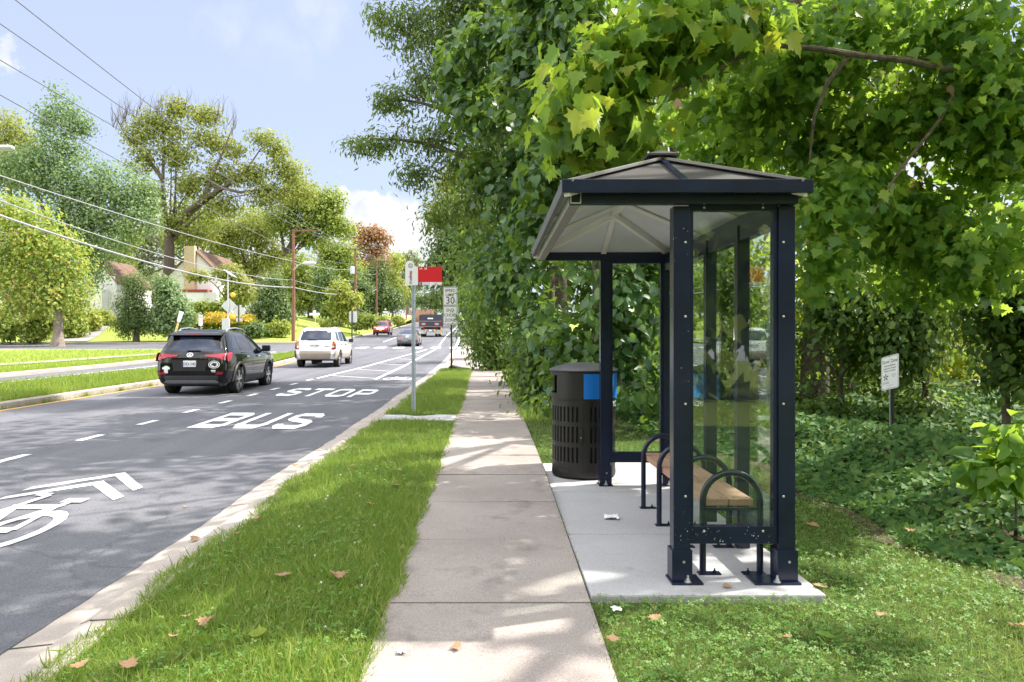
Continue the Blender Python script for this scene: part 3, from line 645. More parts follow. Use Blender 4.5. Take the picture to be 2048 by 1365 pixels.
for yp in (ya, yb_):
    mb = MB(); s_ = .105; zc = ZA-.02; mb.add([(xm-s_, yp-s_, zc), (xm+s_, yp-s_, zc), (xm+s_, yp+s_, zc), (xm-s_, yp+s_, zc), (xm-s_, yp-s_, zc+.012), (xm+s_, yp-s_, zc+.012), (xm+s_, yp+s_, zc+.012), (xm-s_, yp+s_, zc+.012), (xm, yp, zc+.06)],
        [(0, 1, 5, 4), (1, 2, 6, 5), (2, 3, 7, 6), (3, 0, 4, 7), (4, 5, 8), (5, 6, 8), (6, 7, 8), (7, 4, 8), (3, 2, 1, 0)]); sp(mb, 'peak_cap', M['roof_panel'])
    mb = MB(); mb.box(xm-.05, xm+.05, yp-.05, yp+.05, ZA-.1, ZA-.09); sp(mb, 'rafter_plate', M['rib_white'])
mb = MB(); mb.box(xb-.034, xb-.03, 6.33, 6.42, 2.335, 2.375); sp(mb, 'maker_plate', simple('plate_tan', (.5, .36, .2)))

# ================================================================== BENCH
bn = thing('bench', 'slatted wooden bench with four black tubular hoop supports inside the bus shelter', 'bench', (1.505, 5.5, ZB))
hx0, hx1, r = 1.325, 1.685, .021; hr = (hx1-hx0)/2; zs = .795-hr-r
for y in (4.66, 5.27, 5.88, 6.49):
    mb = MB(); pts = [(hx0, y, ZB+.008), (hx0, y, .45)]+[(hx0+hr-hr*math.cos(a), y, zs+hr*math.sin(a)) for a in np.linspace(0, PI, 15)]+[(hx1, y, .45), (hx1, y, ZB+.008)]
    mb.tube(pts, r, 12); ho = mb.build('hoop_support', M['frame'], bn, True, smooth=True)
    mb = MB(); mb.box(hx0+r*.8, hx1-r*.8, y-.015, y+.015, .537, .553); f = mb.build('seat_bracket', M['frame'], ho); f.data.transform(Matrix.Translation(-Vector(bn.location)))
    mb = MB()
    for x, sx in ((hx0, 1), (hx1, -1)): mb.box(min(x-.03, x+sx*.11), max(x+.03, x+sx*.11), y-.03, y+.03, ZB, ZB+.008); mb.lathe([(.011, .008), (.011, .02), (.005, .02), (.005, .034)], 6, (x+sx*.075, y, ZB))
    f = mb.build('foot_plate', M['frame'], ho); f.data.transform(Matrix.Translation(-Vector(bn.location)))
for x in (1.348, 1.508):
    mb = MB(); mb.box(x, x+.153, 4.705, 6.66, .553, .597); sl = mb.build('seat_board', M['bench_wood'], bn, True, bevel=.006)
    mb = MB()
    for y in (4.74, 5.27, 5.88, 6.49):
        for dx in (.035, .118): mb.lathe([(.006, .597), (.004, .6)], 8, (x+dx, y, 0))
    f = mb.build('screw', M['dark_metal'], sl); f.data.transform(Matrix.Translation(-Vector(bn.location)))

# ================================================================== LITTER BIN
BX, BY = 1.0, 8.12; br_ = .345
tb = thing('litter_bin', 'round black slotted metal litter bin with blue panel and domed lid', 'litter bin', (BX, BY, ZB))
def cyl_pt(a, r, z): return (r*math.cos(a), r*math.sin(a), z)
def cyl_wall(mb, r, th, az, zs, hole):
    """curved sheet with rectangular holes; az, zs edges; hole(i,j)"""
    na, nz = len(az), len(zs)
    for i in range(na-1):
        for j in range(nz-1):
            if hole(i, j): continue
            a0, a1, q0, q1 = az[i], az[i+1], zs[j], zs[j+1]; vs = [cyl_pt(a, rr, z) for rr in (r, r-th) for a, z in ((a0, q0), (a1, q0), (a1, q1), (a0, q1))]
            fs = [(0, 1, 2, 3), (7, 6, 5, 4)]
            if i > 0 and hole(i-1, j): fs.append((0, 3, 7, 4))
            if i < na-2 and hole(i+1, j): fs.append((1, 5, 6, 2))
            if j > 0 and hole(i, j-1): fs.append((0, 4, 5, 1))
            if j < nz-2 and hole(i, j+1): fs.append((3, 2, 6, 7))
            mb.add(vs, fs)
nS = 44; az = []
for i in range(nS): az += [2*PI*i/nS, 2*PI*(i+.55)/nS]
az.append(2*PI); zsb = [.1, .18, .34, .39, .56, .61, .77, .83]
DOORA = -PI/2-.13       # seam angle, facing the camera slightly right
def hole(i, j):
    a = (az[i]+az[min(i+1, len(az)-1)])/2; d = (a-DOORA+PI) % (2*PI)-PI
    return i % 2 == 1 and j in (1, 3, 5) and abs(d) > .13
mb = MB(); cyl_wall(mb, br_, .012, az, zsb, hole); body = mb.build('body', M['bin'], tb, recalc=False, weld=True)
mb = MB(); mb.lathe([(br_-.02, .02), (br_+.0, .02), (br_+.004, .05), (br_-.001, .1), (br_-.02, .1)], 48); mb.build('base_ring', M['bin'], tb, smooth=True)
mb = MB(); mb.lathe([(br_-.05, .02), (br_-.05, .85)], 40); mb.build('liner', M['bin_in'], tb)
mb = MB(); mb.lathe([(br_-.03, .83), (br_+.002, .83), (br_+.006, .84), (br_+.006, .853), (br_-.03, .853)], 48); mb.build('hoop_ring', M['bin'], tb)
# hood with two side openings and the blue panel
azh = list(np.linspace(0, 2*PI, 73)); opening = lambda a: abs((a-PI+PI) % (2*PI)-PI) < .5 or abs((a-0+PI) % (2*PI)-PI) < .0
mb = MB(); cyl_wall(mb, br_+.012, .01, azh, [.853, .91, 1.1, 1.145], lambda i, j: j == 1 and opening((azh[i]+azh[i+1])/2)); mb.build('hood', M['bin'], tb, recalc=False, weld=True)
mb = MB(); cyl_wall(mb, br_+.0165, .004, list(np.linspace(-PI/2-.12, -PI/2+1.75, 24)), [.856, 1.12], lambda i, j: False); mb.build('blue_panel', M['blue'], tb, recalc=False, weld=True)
mb = MB(); mb.lathe([(br_+.0, 1.14), (br_+.032, 1.145), (br_+.034, 1.155), (br_+.01, 1.172), (.26, 1.205), (.16, 1.225), (.06, 1.233), (.005, 1.235)], 48); mb.build('lid', M['bin_lid'], tb, smooth=True)
mb = MB(); a = DOORA; mb.bar(cyl_pt(a, br_+.001, .1), cyl_pt(a, br_+.001, .83), .008, .004, (math.cos(a), math.sin(a), 0)); mb.build('door_seam', M['ink'], tb)
mb = MB(); a = DOORA-.06; mb.bar(cyl_pt(a, br_+.014, .4), cyl_pt(a, br_+.014, .54), .035, .026, (math.cos(a), math.sin(a), 0)); dh = mb.build('handle', M['bin'], tb, bevel=.006)
mb = MB(); p = Vector(cyl_pt(a, br_+.03, .45)); mb.lathe([(.008, -.004), (.008, .004)], 8, p, 'y'); mb.build('lock', M['bolt'], dh)
mb = MB(); ww = 'RECYCLE'
vs, fs = text_mesh('RECYCLE', .085, lambda x, y: cyl_pt(-PI/2+1.05+x/br_, br_+.0022, .79+y), .001); mb.add(vs, fs); mb.build('lettering', M['sign_white'], tb, recalc=False)

# ================================================================== SIGNS
def planar(o, rvec, uvec, d=0):
    o, rv, uv = Vector(o), Vector(rvec).normalized(), Vector(uvec).normalized(); nv = rv.cross(uv).normalized()
    return lambda a, b, k=0: o+rv*a+uv*b+nv*(d+k)
def rrect(w, h, r, n=4):
    pts = []
    for cx, cy, a0 in ((w/2-r, h/2-r, 0), (-w/2+r, h/2-r, PI/2), (-w/2+r, -h/2+r, PI), (w/2-r, -h/2+r, 1.5*PI)):
        for i in range(n+1): a = a0+PI/2*i/n; pts.append((cx+r*math.cos(a), cy+r*math.sin(a)))
    return pts
def plate(pf, poly, mat, name, parent, th=.003, k=0., world=True):
    mb = MB(); mb.prism(poly, k, k+th, lambda a, b, d: pf(a, b, d)); return mb.build(name, mat, parent, world)
def letters(pf, txt, size, cx, cy, mat, parent, name='lettering', bold=0., k=.0036, align='CENTER', sx=1., rot=0.):
    ca, sa = math.cos(rot), math.sin(rot); mb = MB()
    vs, fs = text_mesh(txt, size, lambda x, y: pf(cx+x*ca-y*sa, cy+x*sa+y*ca, k), bold, align, 0, sx); mb.add(vs, fs); return mb.build(name, mat, parent, True, recalc=False)
def border(pf, w, h, r, t_, mat, parent, k=.0034):
    a, b = rrect(w, h, r), rrect(w-2*t_, h-2*t_, max(.002, r-t_)); n = len(a); mb = MB()
    mb.add([pf(x, y, k) for x, y in a]+[pf(x, y, k) for x, y in b], [(i, (i+1) % n, n+(i+1) % n, n+i) for i in range(n)]); return mb.build('border', mat, parent, True, recalc=False)
# bus stop sign
x0, y0 = -1.42, 13.3; zg = float(G(y0))
bs = thing('bus_stop_sign', 'metrobus stop sign, white panel with red route panel, on a perforated galvanised post', 'bus stop sign', (x0, y0, zg))
mb = MB(); zt = P(828, 571, y0).z
mb.box(x0-.034, x0+.034, y0+.02, y0+.026, zg-.3, zt+.35); mb.box(x0-.034, x0-.028, y0-.016, y0+.02, zg-.3, zt+.0); mb.box(x0+.028, x0+.034, y0-.016, y0+.02, zg-.3, zt); mb.build('post', M['galv_perf'], bs, True)
y1 = y0-.03; L0 = P(810.5, 571, y1); R0 = P(884, 571, y1); T0 = P(836, 534, y1); top = P(822, 522, y1)
pf = planar((0, y1, 0), (1, 0, 0), (0, 0, 1))
wl, wm, wr, zb, zr, zt2 = L0.x, T0.x, R0.x, L0.z, T0.z, top.z
cxp = (P(810.5, 0, y1).x+P(829, 0, y1).x)/2; rr = cxp-wl
pol = [(wl, zb), (wm-.002, zb), (wm-.002, zr), (cxp+rr, zr), (cxp+rr, zt2-rr)]+[(cxp+rr*math.cos(a), zt2-rr+rr*math.sin(a)) for a in np.linspace(.1, PI-.1, 10)]+[(wl, zt2-rr)]
plate(pf, pol, M['sign_white'], 'name_panel', bs, .004)
plate(pf, [(wm, zb), (wr, zb), (wr, zr), (wm, zr)], M['red'], 'route_panel', bs, .004)
letters(pf, 'metro', .088, cxp+.012, zb+.02, M['ink'], bs, bold=.001, rot=PI/2, k=.0048, align='LEFT'); letters(pf, 'bus', .088, cxp+.012, zb+.262, M['ink_red'], bs, bold=.001, rot=PI/2, k=.0048, align='RIGHT')
letters(pf, '1A  1B', .05, wm+.022, zr-.035, M['sign_white'], bs, bold=.0012, align='LEFT', k=.0048)
mb = MB(); cz = zt2-rr-.006; R_ = .043
n = 24; mb.add([pf(cxp+.012+q*math.cos(a), cz+q*math.sin(a), .0046) for q in (R_, R_-.007) for a in np.linspace(0, 2*PI, n+1)[:-1]], [(i, (i+1) % n, n+(i+1) % n, n+i) for i in range(n)])
mb.poly([pf(cxp+.012+a, cz+b, .0047) for a, b in rrect(.044, .046, .01)]); mb.build('bus_emblem', M['ink'], bs, True, recalc=False)
mb = MB(); mb.poly([pf(cxp+.012+a, cz+.006+b, .0052) for a, b in rrect(.034, .018, .003)]); mb.poly([pf(cxp+.012+a, cz-.013+b, .0052) for a, b in rrect(.034, .006, .002)]); mb.build('bus_emblem', M['sign_white'], bs, True, recalc=False)
H_ = .052
plate(pf, [(wm+.004, zb+.004), (wm+.06, zb+.004), (wm+.08, zb+.004+H_/2), (wm+.06, zb+.004+H_), (wm+.004, zb+.004+H_)], M['navy'], 'arrow_label', bs, .001, .0047)
plate(pf, [(wm+.064, zb+.004), (wm+.2, zb+.004), (wm+.2, zb+.004+H_), (wm+.064, zb+.004+H_), (wm+.084, zb+.004+H_/2)], M['sign_white'], 'info_label', bs, .001, .0044)
plate(pf, [(wm+.206, zb+.004), (wr-.006, zb+.004), (wr-.006, zb+.004+H_), (wm+.206, zb+.004+H_)], M['sign_white'], 'info_label', bs, .001, .0044)
letters(pf, 'NEXT', .02, wm+.034, zb+.042, M['sign_white'], bs, bold=.0006, k=.0062); letters(pf, 'BUS', .02, wm+.034, zb+.018, M['sign_white'], bs, bold=.0006, k=.0062)
letters(pf, '202-637-7000', .018, wm+.142, zb+.042, M['navy'], bs, k=.0058); letters(pf, 'wmata.com', .018, wm+.142, zb+.019, M['navy'], bs, k=.0058)
letters(pf, 'STOP ID NO.', .017, (wm+.206+wr)/2, zb+.042, M['ink_red'], bs, k=.0058); letters(pf, '6000641', .022, (wm+.206+wr)/2, zb+.018, M['navy'], bs, bold=.0004, k=.0058)
# speed limit sign
y0 = 27.0; x0 = -1.5; zg = float(G(y0))
sl_ = thing('speed_limit_sign', 'white speed limit 30 sign above an end school zone sign on a dark post', 'road sign', (x0, y0, zg))
mb = MB(); mb.box(x0-.03, x0+.03, y0, y0+.04, zg-.2, P(0, 574, y0).z); mb.build('post', M['dark_metal'], sl_, True)
for k, (pt, pbm, lines) in enumerate(((574, 611.5, (('SPEED', .155, 582), ('LIMIT', .155, 590.5), ('30', .36, 602))), (612.5, 649.5, (('END', .155, 621), ('SCHOOL', .155, 631), ('ZONE', .155, 641))))):
    y1 = y0-.012; a = P(886, pt, y1); b = P(915, pbm, y1); w, h = b.x-a.x, a.z-b.z; pf = planar(((a.x+b.x)/2, y1, (a.z+b.z)/2), (1, 0, 0), (0, 0, 1))
    plate(pf, rrect(w, h, .035), M['sign_white'], 'sign_plate', sl_); border(pf, w-.03, h-.03, .03, .014, M['ink'], sl_)
    for tx, sz, py in lines: letters(pf, tx, sz, 0, P(0, py, y1).z-(a.z+b.z)/2, M['ink'], sl_, bold=.0015, sx=.92)
# grow zone sign
y0 = 9.7; c = P(1780, 745, y0); rv = Vector((.238, -.946, .22)).normalized(); uv = Vector((.138, .257, .956)); uv = (uv-rv*uv.dot(rv)).normalized()
zg = float(lawn_r(5.2, 9.75)); fo = P(1786, 878, y0)
gz = thing('notice_sign', 'small white Grow Zone notice on a dark post among the ivy', 'sign', (fo.x, fo.y, min(zg, fo.z)))
pf = planar(c, rv, uv); w, h = .305, .455
plate(pf, rrect(w, h, .025), M['sign_white'], 'sign_plate', gz); border(pf, w-.016, h-.016, .02, .005, M['ink'], gz)
letters(pf, "Grow' Zone", .062, 0, .148, M['ink'], gz, bold=.0008, sx=.84)
for i, tx in enumerate(('Planted Buffers', 'Improve Stream', 'Water Quality')): letters(pf, tx, .034, .0, .092-.036*i, M['ink'], gz, bold=.0003)
for i, tx in enumerate(('Call for info', '703-228-6427', 'on plants')): letters(pf, tx, .016, .07, -.03-.02*i, M['ink'], gz)
letters(pf, 'Environmental Services', .013, 0, -.175, M['ink'], gz)
mb = MB()
for i in range(5):
    a = i*2*PI/5+.3; cxx, cyy = -.07, -.06
    mb.poly([pf(cxx+.012*math.cos(a-.6), cyy+.012*math.sin(a-.6), .0036), pf(cxx+.044*math.cos(a-.2), cyy+.044*math.sin(a-.2), .0036), pf(cxx+.05*math.cos(a+.15), cyy+.05*math.sin(a+.15), .0036), pf(cxx+.012*math.cos(a+.6), cyy+.012*math.sin(a+.6), .0036)])
for i in range(6):
    u = -.125+.02*i; mb.poly([pf(u, -.15, .0036), pf(u+.008, -.15, .0036), pf(u+.012, -.1-.01*(i % 2), .0036)])
mb.build('plant_drawing', M['ink'], gz, True, recalc=False)
mb = MB()
for u, v in ((.0, .205), (0, -.2)): mb.poly([pf(u+.006*math.cos(a), v+.006*math.sin(a), .0037) for a in np.linspace(0, 2*PI, 9)[:-1]])
mb.build('bolt', M['dark_metal'], gz, True, recalc=False)
tp = pf(.01, .2, -.02); mb = MB(); mb.bar((fo.x, fo.y, zg-.2), tp, .045, .02, pf(0, 0, 1)-pf(0, 0, 0)); mb.build('post', M['dark_metal'], gz, True)
mb = MB(); mb.bar(Vector((fo.x-.028, fo.y, zg)), tp+Vector((-.028, 0, -.25)), .008, .022, pf(0, 0, 1)-pf(0, 0, 0)); mb.build('post_flange', M['galv'], gz, True)

def far_post(name, label, cat, px, pyb, pyt, Y, r, mat, group=None):
    b = P(px, pyb, Y); zg_ = float(bank_l(b.x, Y)) if b.x < -13 else float(G(Y)); th = thing(name, label, cat, (b.x, Y, zg_), 0, group)
    mb = MB(); mb.tube([(b.x, Y, zg_-.2), (b.x, Y, P(px, pyt, Y).z)], r, 8); mb.build('post', mat, th, True); return th
# warning sign with solar panel and beacons (seen from behind)
t1 = far_post('flashing_warning_sign', 'back of a diamond warning sign with yellow beacons and solar panel on a pale pole', 'road sign', 456, 672, 547, 60, .06, M['sign_grey'])
y1 = 60; c = P(457, 612, y1); pf = planar((c.x, y1+.12, c.z), (1, 0, 0), (0, 0, 1)); d = 16/F*y1
plate(pf, [(-d, 0), (0, -d), (d, 0), (0, d)], M['sign_grey'], 'sign_plate', t1)
for py in (590, 634):
    mb = MB(); q = P(463, py, y1); mb.lathe([(.13, -.05), (.2, .05), (.22, .1)], 14, (q.x, y1+.2, q.z), 'y'); mb.build('beacon', M['yellow'], t1, True)
a = P(453, 542, y1); b = P(473, 555, y1); mb = MB(); mb.bar(a, (b.x, y1-.5, b.z), .7, .05, (.5, 0, .85)); mb.build('solar_panel', M['sign_grey'], t1, True)
q = P(453.5, 649, y1); mb = MB(); mb.box(q.x-.28, q.x+.3, y1-.35, y1-.08, q.z-.45, q.z+.45); mb.build('control_box', M['sign_grey'], t1, True, bevel=.02)
t2 = far_post('warning_sign', 'back of a second diamond warning sign on a thin black post', 'road sign', 477, 672, 607, 68, .045, M['dark_metal'])
y1 = 68; c = P(477.5, 622.5, y1); pf = planar((c.x, y1+.08, c.z), (1, 0, 0), (0, 0, 1)); d = 13.5/F*y1; plate(pf, [(-d, 0), (0, -d), (d, 0), (0, d)], M['sign_grey'], 'sign_plate', t2)
c = P(478, 640, y1); pf = planar((c.x, y1+.08, c.z), (1, 0, 0), (0, 0, 1)); plate(pf, rrect(.62, .3, .03), M['sign_grey'], 'small_plate', t2)
t3 = far_post('parking_sign', 'tiny white sign with red print on the lawn behind the black car', 'road sign', 402, 675, 640, 60, .03, M['sign_grey'])
c = P(402, 641, 60); pf = planar((c.x, 59.93, c.z), (1, 0, 0), (0, 0, 1)); plate(pf, rrect(.34, .9, .03), M['sign_white'], 'sign_plate', t3); letters(pf, 'NO', .2, 0, .25, M['ink_red'], t3, bold=.004)
letters(pf, 'PARKING', .07, 0, .05, M['ink_red'], t3)
a = P(351, 664, 60); b = P(363, 624, 60); gw = thing('guy_marker', 'leaning pale yellow guy wire marker on the lawn behind the black car', 'marker', a)
mb = MB(); mb.tube([a-Vector((.1, 0, .4)), a.lerp(b, .5)], .09, 8); mb.build('lower_sleeve', simple('pale_yellow', (.7, .55, .2)), gw, True); mb = MB(); mb.tube([a.lerp(b, .5), b], [.14, .2], 8); mb.build('upper_sleeve', M['sign_white'], gw, True)
def street_sign(px, pyb, py, w, Y, label):
    th = far_post('street_name_sign', label, 'street sign', px, pyb, py-3, Y, .035, M['sign_grey'])
    c = P(px-1, py, Y); pf = planar((c.x, Y-.06, c.z), (1, 0, 0), (0, 0, 1)); plate(pf, rrect(w/F*Y, .24, .03), M['sign_white'], 'name_blade', th)
    c = P(px-1, py-5.5, Y); pf = planar((c.x, Y-.04, c.z), (1, 0, 0), (0, 0, 1)); plate(pf, rrect(.26, .26, .03), M['sign_white'], 'number_plate', th)
    return th
street_sign(630.5, 657, 629, 21, 72, 'white street name sign on a thin post on the lawn behind the white car')
street_sign(772, 648, 624.5, 11, 118, 'small white street name sign beside the road above the red car')
t4 = far_post('road_sign', 'blank back of a white rectangular sign on a black post beside the far kerb', 'road sign', 704, 680, 623, 68, .06, M['dark_metal'])
c = P(706, 634, 68); pf = planar((c.x, 68.08, c.z), (1, 0, 0), (0, 0, 1)); plate(pf, rrect(15.5/F*68, 22/F*68, .03), M['sign_grey'], 'sign_plate', t4)
t5 = far_post('sign_post', 'thin dark post at the corner beside the hedge', 'post', 936, 697, 640, 57, .035, M['dark_metal'])
mb = MB(); q = P(936, 640, 57); mb.box(q.x-.28, q.x+.28, 56.94, 56.98, q.z-.1, q.z+.6); mb.build('sign_plate', M['sign_grey'], t5, True)
# ================================================================== VEHICLES
class Car:
    """body as stacked rounded outlines; levels: z, rear y, front y, half width"""
    def __init__(s, name, label, cat, lv, paint, loc, rz, rad=.16, bow=(.05, .16), taper=(.05, .1)):
        s.lv = np.array(lv); s.rad = rad; s.bow = bow; s.tp = taper; s.root = thing(name, label, cat, loc, rz); s.paint = paint
    def at(s, z): return [float(np.interp(z, s.lv[:, 0], s.lv[:, i])) for i in (1, 2, 3)]
    def pt(s, u, v, z):
        yr, yf, w = s.at(z); L = (yf-yr)/2; tp = s.tp[1] if v > 0 else s.tp[0]
        x = w*u*(1-tp*abs(v)**3); b = s.bow[1] if v > 0 else s.bow[0]
        return Vector((x, (yr+yf)/2+L*v-(1 if v > 0 else -1)*b*u*u*v**4, z))
    def ring(s, z):
        yr, yf, w = s.at(z); L = (yf-yr)/2; ru, rv = min(.9, s.rad/w), min(.9, s.rad/L); P_ = []
        for cx, cy, a0 in ((1-ru, -1+rv, -PI/2), (1-ru, 1-rv, 0), (-1+ru, 1-rv, PI/2), (-1+ru, -1+rv, PI)):
            for i in range(6): a = a0+PI/2*i/5; P_.append((cx+ru*math.cos(a), cy+rv*math.sin(a)))
        R = []
        for i in range(24):
            a, b = P_[i], P_[(i+1) % 24]; k = 1 if (i % 6) < 5 else 7
            for j in range(k): t = j/k; R.append((a[0]+(b[0]-a[0])*t, a[1]+(b[1]-a[1])*t))
        return [s.pt(u, v, z) for u, v in R]
    def body(s, arches, ar, name='body', z0=None, z1=None, mat=None, cut=True):
        z0 = s.lv[0, 0] if z0 is None else z0; z1 = s.lv[-1, 0] if z1 is None else z1
        zs = np.unique(np.concatenate([np.linspace(z0, z1, 44), [q for q in s.lv[:, 0] if z0 <= q <= z1]])); mb = MB(); n = None
        for z in zs:
            r = s.ring(z); n = len(r); mb.v += [tuple(p) for p in r]
        for i in range(len(zs)-1):
            for k in range(n): mb.f.append((i*n+k, i*n+(k+1) % n, (i+1)*n+(k+1) % n, (i+1)*n+k)); mb.mi.append(0)
        mb.f.append(tuple(range(n))[::-1]); mb.f.append(tuple((len(zs)-1)*n+k for k in range(n))); mb.mi += [0, 0]
        o = mb.build(name, mat or s.paint, s.root)
        if cut:
            c = MB()
            for y, z, sd in arches: c.lathe([(ar, -.42), (ar, .42)], 28, (sd*1.05, y, z), 'x')
            co = c.build('cutter', M['under'], None); md = o.modifiers.new('b', 'BOOLEAN'); md.operation = 'DIFFERENCE'; md.object = co; md.solver = 'EXACT'
            co.parent = s.root; co.matrix_parent_inverse = Matrix.Identity(4)
            me = bpy.data.meshes.new_from_object(o.evaluated_get(bpy.context.evaluated_depsgraph_get())); o.modifiers.clear(); o.data = me; bpy.data.objects.remove(co)
        bm = bmesh.new(); bm.from_mesh(o.data)
        for f in bm.faces: f.smooth = True
        for e in bm.edges: e.smooth = e.calc_face_angle(0) < .55 if len(e.link_faces) == 2 else True
        bm.to_mesh(o.data); bm.free(); return o
    def patch(s, face, poly, mat, name, off=.006, parent=None, side=1, th=.012, cuts=3):
        """panel lying on the body; poly is (y,z) on 'side', (x,z) on 'rear'/'front'"""
        bm = bmesh.new(); f = bm.faces.new([bm.verts.new((a, b, 0)) for a, b in poly]); bmesh.ops.triangulate(bm, faces=[f])
        bmesh.ops.subdivide_edges(bm, edges=bm.edges[:], cuts=cuts, use_grid_fill=True); bmesh.ops.triangulate(bm, faces=bm.faces[:])
        def mp(a, b, o):
            yr, yf, w = s.at(b)
            if face == 'side':
                v = max(-1, min(1, (a-(yr+yf)/2)/((yf-yr)/2))); p = s.pt(1, v, b); p.y = a; p.x = (p.x+o)*side; return p
            u = max(-1, min(1, a/w)); ru = min(.9, s.rad/w); e = 0
            p = s.pt(u, -1 if face == 'rear' else 1, b); 
            if abs(u) > 1-ru: q = (abs(u)-(1-ru))/ru; e = s.rad*(1-math.sqrt(max(0, 1-q*q)))
            p.y += (e-o) if face == 'rear' else -(e-o); return p
        co = [(v.co.x, v.co.y) for v in bm.verts]; fs = [[v.index for v in f_.verts] for f_ in (bm.verts.index_update() or bm.faces)]
        be = [[v.index for v in e.verts] for e in bm.edges if len(e.link_faces) == 1]; bm.free(); n = len(co); mb = MB()
        mb.add([mp(a, b, off) for a, b in co]+[mp(a, b, off-th) for a, b in co], [tuple(f) for f in fs]+[(a, b, b+n, a+n) for a, b in be])
        return mb.build(name, mat, parent or s.root, smooth=True)
    def wheel(s, y, z, x, r, w=.23, spokes=5, rim='alloy', parent=None, double=True):
        sd = 1 if x > 0 else -1; mb = MB(); rr = r*.68
        mb.lathe([(rr, -w/2), (r*.93, -w/2), (r*.99, -w/2+.03), (r, -w/4), (r, w/4), (r*.99, w/2-.03), (r*.93, w/2), (rr, w/2-.01)], 30, (x, y, z), 'x', False)
        wh = mb.build('wheel', M['tyre'], s.root, smooth=True); f = x+sd*(w/2-.03)
        mb = MB(); mb.lathe([(rr, -.06), (rr, .06)], 26, (x+sd*.03, y, z), 'x', False); mb.lathe([(rr*.98, 0), (.01, 0)], 26, (x+sd*.01, y, z), 'x'); mb.build('rim', M['rim_dark'], wh)
        mb = MB()
        for k in range(spokes):
            for da in ((-.2, .2) if double else (0,)):
                a = 2*PI*k/spokes+PI/2+da*.5; b = 2*PI*k/spokes+PI/2+da
                mb.bar((f, y+.05*math.cos(a), z+.05*math.sin(a)), (f, y+rr*.98*math.cos(b), z+rr*.98*math.sin(b)), .035 if double else .06, .03, (1, 0, 0))
        mb.lathe([(rr*1.02, -.012), (rr*1.02, .012), (rr*.93, .012), (rr*.93, -.012), (rr*1.02, -.012)], 26, (f, y, z), 'x', False); mb.lathe([(.07, -.02), (.07, .02), (.03, .03)], 12, (f, y, z), 'x')
        mb.build('spokes', M[rim], wh); return wh
    def box(s, name, mat, x0, x1, y0, y1, z0, z1, parent=None, bevel=.01): return MB().box(x0, x1, y0, y1, z0, z1).build(name, mat, parent or s.root, bevel=bevel)
    def plate_(s, txt, x, z, w=.31, h=.155, yoff=.02, y=None):
        p = s.pt(x/s.at(z)[2], -1, z); yy = (p.y if y is None else y)-yoff
        o = s.box('licence_plate', M['sign_white'], x-w/2, x+w/2, yy-.006, yy+.02, z-h/2, z+h/2); vs, fs = text_mesh(txt, h*.62, lambda a, b: (x+a, yy-.008, z-.008+b), .001, 'CENTER', 0, .95)
        mb = MB(); mb.add(vs, fs); mb.build('lettering', M['navy'], o, recalc=False); return o
def road_place(x, y): return (x, y, road_z(y, 0.))

# --- dark SUV
lv = [(.24, .2, 4.42, .80), (.32, .1, 4.52, .87), (.45, .03, 4.58, .905), (.62, .0, 4.6, .918), (.8, .03, 4.58, .9225), (.95, .06, 4.5, .91), (1.02, .1, 4.25, .895), (1.08, .13, 3.72, .872), (1.16, .17, 3.42, .842), (1.36, .32, 3.02, .765), (1.5, .42, 2.68, .70), (1.58, .5, 2.4, .65), (1.625, .62, 2.1, .56), (1.65, .9, 1.75, .38)]
SV = Car('parked_car', 'black SUV with red tail lights and round white sticker, driving away nearest the camera', 'car', lv, M['car_black'], road_place(-7.42, 18.15), .02)
SV.root.name = 'dark_suv'
wy0, wy1, wr_ = .95, 3.61, .36
ar = [(wy0, wr_, 1), (wy0, wr_, -1), (wy1, wr_, 1), (wy1, wr_, -1)]
SV.body(ar, .425)
SV.box('underbody', M['under'], -.62, .62, .3, 4.3, .22, .62)
for y in (wy0, wy1):
    for sd in (1, -1): SV.wheel(y, wr_, sd*.795, wr_, .225, 5)
def arch_lip(C, y, z, r, sd, mat, t_=.035):
    mb = MB(); pts = []
    for a in np.linspace(-.25, PI+.25, 19):
        yy, zz = y+r*math.cos(a), z+r*math.sin(a)
        if zz < .26: continue
        yr, yf, w = C.at(zz); v = max(-1, min(1, (yy-(yr+yf)/2)/((yf-yr)/2))); pts.append((sd*(C.pt(1, v, zz).x+.004), yy, zz))
    mb.tube(pts, t_, 6); return mb.build('wheel_arch', mat, C.root, smooth=True)
for y in (wy0, wy1):
    for sd in (1, -1): arch_lip(SV, y, wr_, .435, sd, M['clad'])
